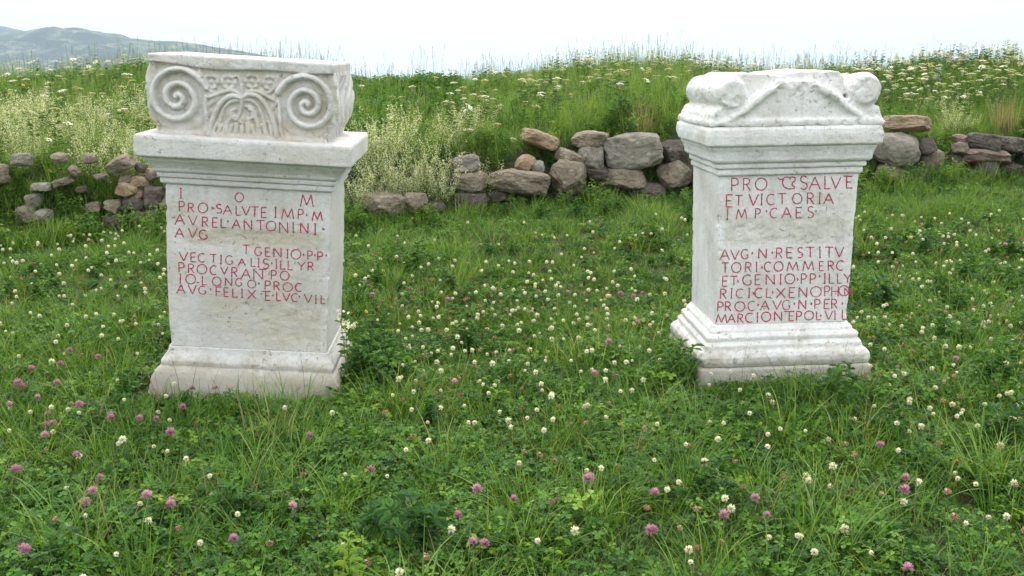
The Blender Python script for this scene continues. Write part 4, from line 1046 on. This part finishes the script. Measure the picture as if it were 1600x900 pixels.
for x, y, px, py in B_[:160]:
    zn = zone(px, py); put_flower('withered_clover', 'brown', x, y, random.uniform(.06, .11), random.uniform(.75, 1.05), 'brown withered clover head ' + zn[1], 'clover flower', 'withered clover heads ' + zn[1])
def flower_src(kind, me):
    o = Geo(); n = len(me.vertices); co = np.zeros(n * 3, np.float32); me.vertices.foreach_get('co', co)
    F = np.array([list(p.vertices) for p in me.polygons]); va = np.zeros(n, np.float32); me.attributes['var'].data.foreach_get('value', va)
    o.add(co.reshape(-1, 3) + [0, 0, .1], F, 0, va); stems(o, np.zeros((1, 3)), np.array([[0, 0, .1]]), .0022, 1, .6)
    return o.mesh('small_flower', [me.materials[0], M['stemg']])
rest = [(x, y, 0) for x, y, a, b in W_[290:]] + [(x, y, 1) for x, y, a, b in B_[160:]]
if rest:
    q = np.array(rest); n = len(q)
    scatter('far_clover_flowers', [flower_src('w', heads['white'][0]), flower_src('b', heads['brown'][0])], np.column_stack([q[:, :2], ground_z(q[:, 0], q[:, 1])]), RNG.uniform(.7, 1.05, n),
            np.stack([RNG.normal(0, .15, n), RNG.normal(0, .15, n), RNG.uniform(0, 6.28, n)], -1), q[:, 2].astype(int), 'small pale clover flowers dotted over the far lawn', 'clover flowers')

# yarrow umbels on the bank
def umbel():
    G = Geo(); n = 34; C = disc_pts(n, .032); C[:, 2] = -.25 * (C[:, 0] ** 2 + C[:, 1] ** 2) / .032 + RNG.normal(0, .0015, n)
    for k in range(n):
        m_ = 5; a = np.arange(m_) * 2 * np.pi / m_ + RNG.uniform(0, 1); d = np.stack([np.cos(a), np.sin(a), .25 + 0 * a], -1); d /= np.linalg.norm(d, axis=1)[:, None]
        leaf_ovals(G, np.tile(C[k], (m_, 1)), d, np.tile(UP, (m_, 1)), .0062, .0058, 0, RNG.uniform(.8, 1), .05)
    stems(G, np.tile([[0, 0, -.045]], (12, 1)), C[:12] - [0, 0, .003], .0009, 1, .1)
    return G.mesh('flower_head', [M['white'], M['stemg']])
UMB = [umbel() for _ in range(3)]
def y_stem(h):
    G = Geo(); stems(G, np.zeros((1, 3)), np.array([[0, 0, h]]), .003, 0, .4, .01); k = 16; z_ = RNG.uniform(.05, .85, k) * h
    leaf_ovals(G, np.stack([0 * z_, 0 * z_, z_], -1), rand_dirs(k, .1, .6), np.tile(UP, (k, 1)), .045, .006, 1, RNG.uniform(0, .8, k))
    return G.mesh('stem', [M['stemg'], M['herb']])
YS = y_stem(.4)
def put_yarrow(x, y, h, s, label, group):
    r_ = empty('yarrow', (x, y, float(ground_z(x, y))), (random.gauss(0, .08), random.gauss(0, .08), random.uniform(0, 6.28))); tag(r_, label, 'wildflower', group)
    st = link('stem', YS, r_); st.scale = (1, 1, h / .4); f = link('flower_head', random.choice(UMB), r_); f.location = (0, 0, h); f.scale = (s, s, s); f.rotation_euler = (random.gauss(.12, .2), random.gauss(0, .2), 0)
n_y = 0
cand = jgrid(-5, 7.5, 5.6, 13.2, .10); np.random.default_rng(3).shuffle(cand)
rest = []
for x, y in cand:
    d = y - float(wall_y(x))
    if d < .25: continue
    px, py = proj(x, y, float(ground_z(x, y)) + .4)
    if not (-10 < px < 1610): continue
    dn = .012
    if px > 1340: dn = .44 if d > .8 else .14
    elif px > 850: dn = .17 if d > .8 else .04
    elif 700 < px < 850: dn = .30 if d < 2.2 else .05
    elif px < 240: dn = .14
    if random.random() < dn:
        if n_y < 285:
            z_ = (('high ' if d > 2.4 else 'low ' if d < 1.2 else 'halfway up ') + ('on the bank above the big grey boulder' if px < 1460 else 'on the bank toward the right edge') if px > 1340 else 'on the bank just left of the right altar' if px > 850 else 'on the bank above the middle of the wall' if px > 560 else 'on the bank left of the left altar')
            put_yarrow(x, y, random.uniform(.24, .36) + min(.1, .05 * d), random.uniform(.7, 1.1), 'white flat topped yarrow ' + z_, 'white yarrow flowers ' + z_); n_y += 1
        else: rest.append((x, y))
print('yarrow', n_y, len(rest))
if rest:
    q = np.array(rest); n = len(q); G = Geo(); 
    for me in (YS, UMB[0]):
        nn_ = len(me.vertices); co = np.zeros(nn_ * 3, np.float32); me.vertices.foreach_get('co', co); va = np.zeros(nn_, np.float32); me.attributes['var'].data.foreach_get('value', va)
        F = np.array([list(p.vertices) for p in me.polygons]); G.add(co.reshape(-1, 3) + ([0, 0, .4] if me is UMB[0] else [0, 0, 0]), F, 1 if me is YS else 0, va)
    scatter('distant_yarrow', [G.mesh('yarrow_plant', [M['white'], M['stemg']])], np.column_stack([q, ground_z(q[:, 0], q[:, 1])]), RNG.uniform(.7, 1.1, n),
            np.stack([RNG.normal(0, .1, n), RNG.normal(0, .1, n), RNG.uniform(0, 6.28, n)], -1), np.zeros(n, int), 'more white yarrow thick over the bank', 'wildflowers')

# bedstraw: airy bushes of tiny cream flowers
def bedstraw():
    G = Geo(); n = 20; P = disc_pts(n, .07); T = P + disc_pts(n, .16); T[:, 2] = RNG.uniform(.16, .34, n); stems(G, P, T, .0018, 1, .5, .012)
    for i in range(n):
        k = 70; t = RNG.uniform(.35, 1.03, k)[:, None]; C = P[i] * (1 - t) + T[i] * t + RNG.normal(0, .014, (k, 3)) * (1.25 - t * .8)
        leaf_ovals(G, C, rand_dirs(k, -1, 1), rand_dirs(k, -1, 1), RNG.uniform(.004, .0075, k), .0048, 0, RNG.uniform(0, 1, k), 0)
        k = 22; t = RNG.uniform(.05, .8, k)[:, None]; C = P[i] * (1 - t) + T[i] * t; leaf_ovals(G, C, rand_dirs(k, -.2, .6), np.tile(UP, (k, 1)), .016, .0032, 2, RNG.uniform(.3, 1, k))
    return G.mesh('bedstraw', [M['cream'], M['stemg'], M['meadow']])
BS = [bedstraw() for _ in range(3)]
def put_bed(x, y, s, where):
    o = link('bedstraw', random.choice(BS), None, (x, y, float(ground_z(x, y)) - .01), (random.gauss(0, .1), random.gauss(0, .1), random.uniform(0, 6.28)), (s, s, s))
    tag(o, 'cream flowered bedstraw bush ' + where, 'wildflower', 'cream bedstraw bushes ' + where)
bedpx = [(590,235),(630,260),(640,240),(680,240),(700,235),(610,250),(560,250),(585,205),(620,205),(735,195),(760,195),(665,205),(605,300),(710,250),(600,265),(580,225),(600,245),(625,215),(650,250),(575,265),(610,285),(640,280),(665,230),(690,255),(700,215),(560,290),(590,300),(655,205),(625,190),(600,205),(720,195),(745,185),(735,215),(670,275),(575,205)]
for px, py in bedpx:
    d_ = ray(px, py); t = 6.0
    for _ in range(30):
        P = d_ * t; X_ = P[0]; zz = float(ground_z(X_, P[1])) + .2
        t *= np.clip((CAM_H - zz) / max(.02, -(d_[2] * t)), .9, 1.1)
    y_ = max(P[1], float(wall_y(P[0])) + .22); y_ = min(y_, float(wall_y(P[0])) + 2.2)
    put_bed(P[0] * y_ / P[1], y_, random.uniform(.8, 1.15), 'close beside the left altar on its right' if px < 620 else 'behind the low front stones of the wall' if px < 690 else 'on the bank above the pale angular stones')
for k in range(46):
    px = random.uniform(-10, 235); dd = random.uniform(.35, 2.6); y_ = 6.0
    for _ in range(10): y_ = float(wall_y((px - 800) / FPX * y_ * 1.0)) + dd
    put_bed((px - 800) / FPX * y_, y_, random.uniform(.7, 1.2), ('low' if dd < 1.2 else 'high') + (' at the far left of the bank' if px < 115 else ' on the bank just left of the left altar'))
for k in range(8):
    px = random.uniform(1400, 1600); dd = random.uniform(.5, 2.0); y_ = 7.0
    for _ in range(10): y_ = float(wall_y((px - 800) / FPX * y_)) + dd
    put_bed((px - 800) / FPX * y_, y_, random.uniform(.6, .9), 'among the yarrow on the right')

# a few single plants the photograph picks out
def at_px(px, dd):
    y_ = 7.0
    for _ in range(12): y_ = float(wall_y((px - 800) / FPX * y_)) + dd
    return (px - 800) / FPX * y_, y_
G = Geo(); n = 90; P = disc_pts(n, .10); blades(G, P, RNG.uniform(0, 6.28, n), RNG.uniform(.22, .42, n), .0035, RNG.uniform(0, .22, n), RNG.uniform(0, .5, n), 5, 0, RNG.uniform(0, 1, n))
x, y = at_px(1000, .42); o = link('dry_grass_tuft', G.mesh('dry_grass_tuft', [M['straw']]), None, (x, y, float(ground_z(x, y)) - .01)); tag(o, 'reddish brown dry grass tuft standing behind the big block left of the right altar', 'grass tuft')
x, y = at_px(1560, .5); o = link('dry_grass_tuft', o.data, None, (x, y, float(ground_z(x, y)) - .01), (0, 0, 2)); tag(o, 'brownish dry grass tuft behind the dark stones at the right edge', 'grass tuft')
x, y = at_px(1466, .20); me = src_feather(.24); o = link('feathery_plant', me, None, (x, y, float(ground_z(x, y)) - .02), None, (1.1, 1.1, 1.1)); tag(o, 'feathery bright green plant on the wall right of the big boulder', 'plant')
def star_flower(nm, mat, px, dd, h, R, label):
    x, y = at_px(px, dd); G = Geo(); k = 9; a = np.arange(k) * 2 * np.pi / k; d = np.stack([np.cos(a), np.sin(a) , .35 + 0 * a], -1); d /= np.linalg.norm(d, axis=1)[:, None]
    leaf_ovals(G, np.zeros((k, 3)), d, np.tile(UP, (k, 1)), R, R * .6, 0, RNG.uniform(0, 1, k)); d2 = rand_dirs(14, .2, 1); leaf_ovals(G, np.zeros((14, 3)), d2, rand_dirs(14, -1, 1), R * .6, R * .3, 0, RNG.uniform(0, 1, 14))
    r_ = empty(nm, (x, y, float(ground_z(x, y))), (.05, .05, 1)); tag(r_, label, 'wildflower')
    st = link('stem', YS, r_); st.scale = (1, 1, h / .4); f = link('flower_head', G.mesh('flower_head', [M[mat]]), r_); f.location = (0, 0, h); f.rotation_euler = (.7, 0, 0)
star_flower('cornflower', 'blue', 1448, 1.6, .45, .024, 'upper blue flower among the yarrow right of the right altar')
star_flower('cornflower', 'blue', 1447, 1.2, .42, .024, 'lower blue flower among the yarrow right of the right altar')
star_flower('cornflower', 'blue', 1484, 2.2, .50, .022, 'violet blue flower farther right among the yarrow')
star_flower('yellow_daisy', 'yellow', 46, 2.0, .42, .014, 'small orange flower in the meadow at the far left')
star_flower('yellow_daisy', 'yellow', 562, -2.0, .12, .010, 'small yellow flower in the lawn right of the left altar')
# leafy sprig bottom centre-left
G = Geo(); k = 26; z_ = np.linspace(.02, .16, k); a = np.arange(k) * 2.4; d = np.stack([np.cos(a), np.sin(a), .45 + 0 * a], -1); d /= np.linalg.norm(d, axis=1)[:, None]
leaf_ovals(G, np.stack([0 * z_, 0 * z_, z_], -1), d, np.tile(UP, (k, 1)), np.linspace(.055, .022, k), np.linspace(.016, .007, k), 0, RNG.uniform(.8, 1, k)); stems(G, np.zeros((1, 3)), np.array([[0, 0, .17]]), .003, 1, .6)
SPR = G.mesh('leafy_sprig', [M['clover'], M['stemg']])
x, y = ground_hit(545, 872, .1); o = link('leafy_sprig', SPR, None, (x, y, float(ground_z(x, y)))); tag(o, 'bright yellow green leafy sprig at the bottom edge left of centre', 'plant')

# plants leaning against the altar fronts
def grass_stalk(h):
    G = Geo(); stems(G, np.zeros((1, 3)), np.array([[.02, 0, h]]), .0018, 0, .4, .006); k = 40; t = RNG.uniform(.55, 1, k)[:, None]
    C = np.array([[.02, 0, h]]) * t + RNG.normal(0, .012, (k, 3)); leaf_ovals(G, C, rand_dirs(k, .2, 1), rand_dirs(k, -1, 1), .005, .0022, 1, RNG.uniform(0, 1, k), 0)
    return G.mesh('grass_stalk', [M['stemg'], M['seed']])
GS = grass_stalk(.22)
for px, py, lab in ((1312, 600, 'airy grass seed stalk before the right end of the right altar base'), (1325, 603, 'second airy grass stalk at the right end of the right altar base'), (1158, 602, 'tall pale seed stalk before the left part of the right altar base'), (282, 622, 'thin grass stalk before the left corner of the left altar base'), (478, 628, 'thin reddish grass stalk before the right half of the left altar base')):
    x, y = ground_hit(px, py + 6, 0); o = link('grass_stalk', GS, None, (x, y, float(ground_z(x, y))), (0, 0, random.uniform(0, 6)), (1, 1, random.uniform(.7, 1.0))); tag(o, lab, 'grass stalk')
# white-flowered weed by the inner side of the left altar
G = Geo(); T = disc_pts(5, .04); T[:, 2] = RNG.uniform(.16, .26, 5); stems(G, disc_pts(5, .01), T, .002, 1, .5)
for t_ in T:
    k = 10; leaf_ovals(G, np.tile(t_, (k, 1)) + RNG.normal(0, .008, (k, 3)), rand_dirs(k, -.3, 1), rand_dirs(k, -1, 1), .014, .008, 0, RNG.uniform(.4, 1, k))
    k = 8; leaf_ovals(G, t_ * RNG.uniform(.4, .9, k)[:, None], rand_dirs(k, 0, .6), np.tile(UP, (k, 1)), .03, .008, 2, RNG.uniform(0, 1, k))
o = link('white_campion', G.mesh('white_campion', [M['white'], M['stemg'], M['herb']]), None, (LA.location.x + .385, LA.location.y - .18, .05), None, (.95, .95, 1.1)); tag(o, 'tall white flowered weed touching the right corner of the left altar', 'plant')

# ------------------------------------------------------------------ haze
def haze():
    bx = 7600; z0, z1 = -60, 420
    V = [(x, y, z) for z in (z0, z1) for y in (-bx, bx) for x in (-bx, bx)]
    F = [(0, 2, 3, 1), (4, 5, 7, 6), (0, 1, 5, 4), (2, 6, 7, 3), (0, 4, 6, 2), (1, 3, 7, 5)]
    me = bpy.data.meshes.new('haze'); me.from_pydata(V, [], F); m, n, out = new_mat('haze_air')
    v = N(n, 'ShaderNodeVolumePrincipled'); v.inputs['Color'].default_value = (.62, .81, 1, 1); v.inputs['Density'].default_value = HAZE; v.inputs['Anisotropy'].default_value = .2
    n.links.new(v.outputs[0], out.inputs['Volume']); me.materials.append(m); o = link('haze', me); tag(o, 'pale haze in the air over the valley', kind='stuff')
HAZE = .00021
haze()
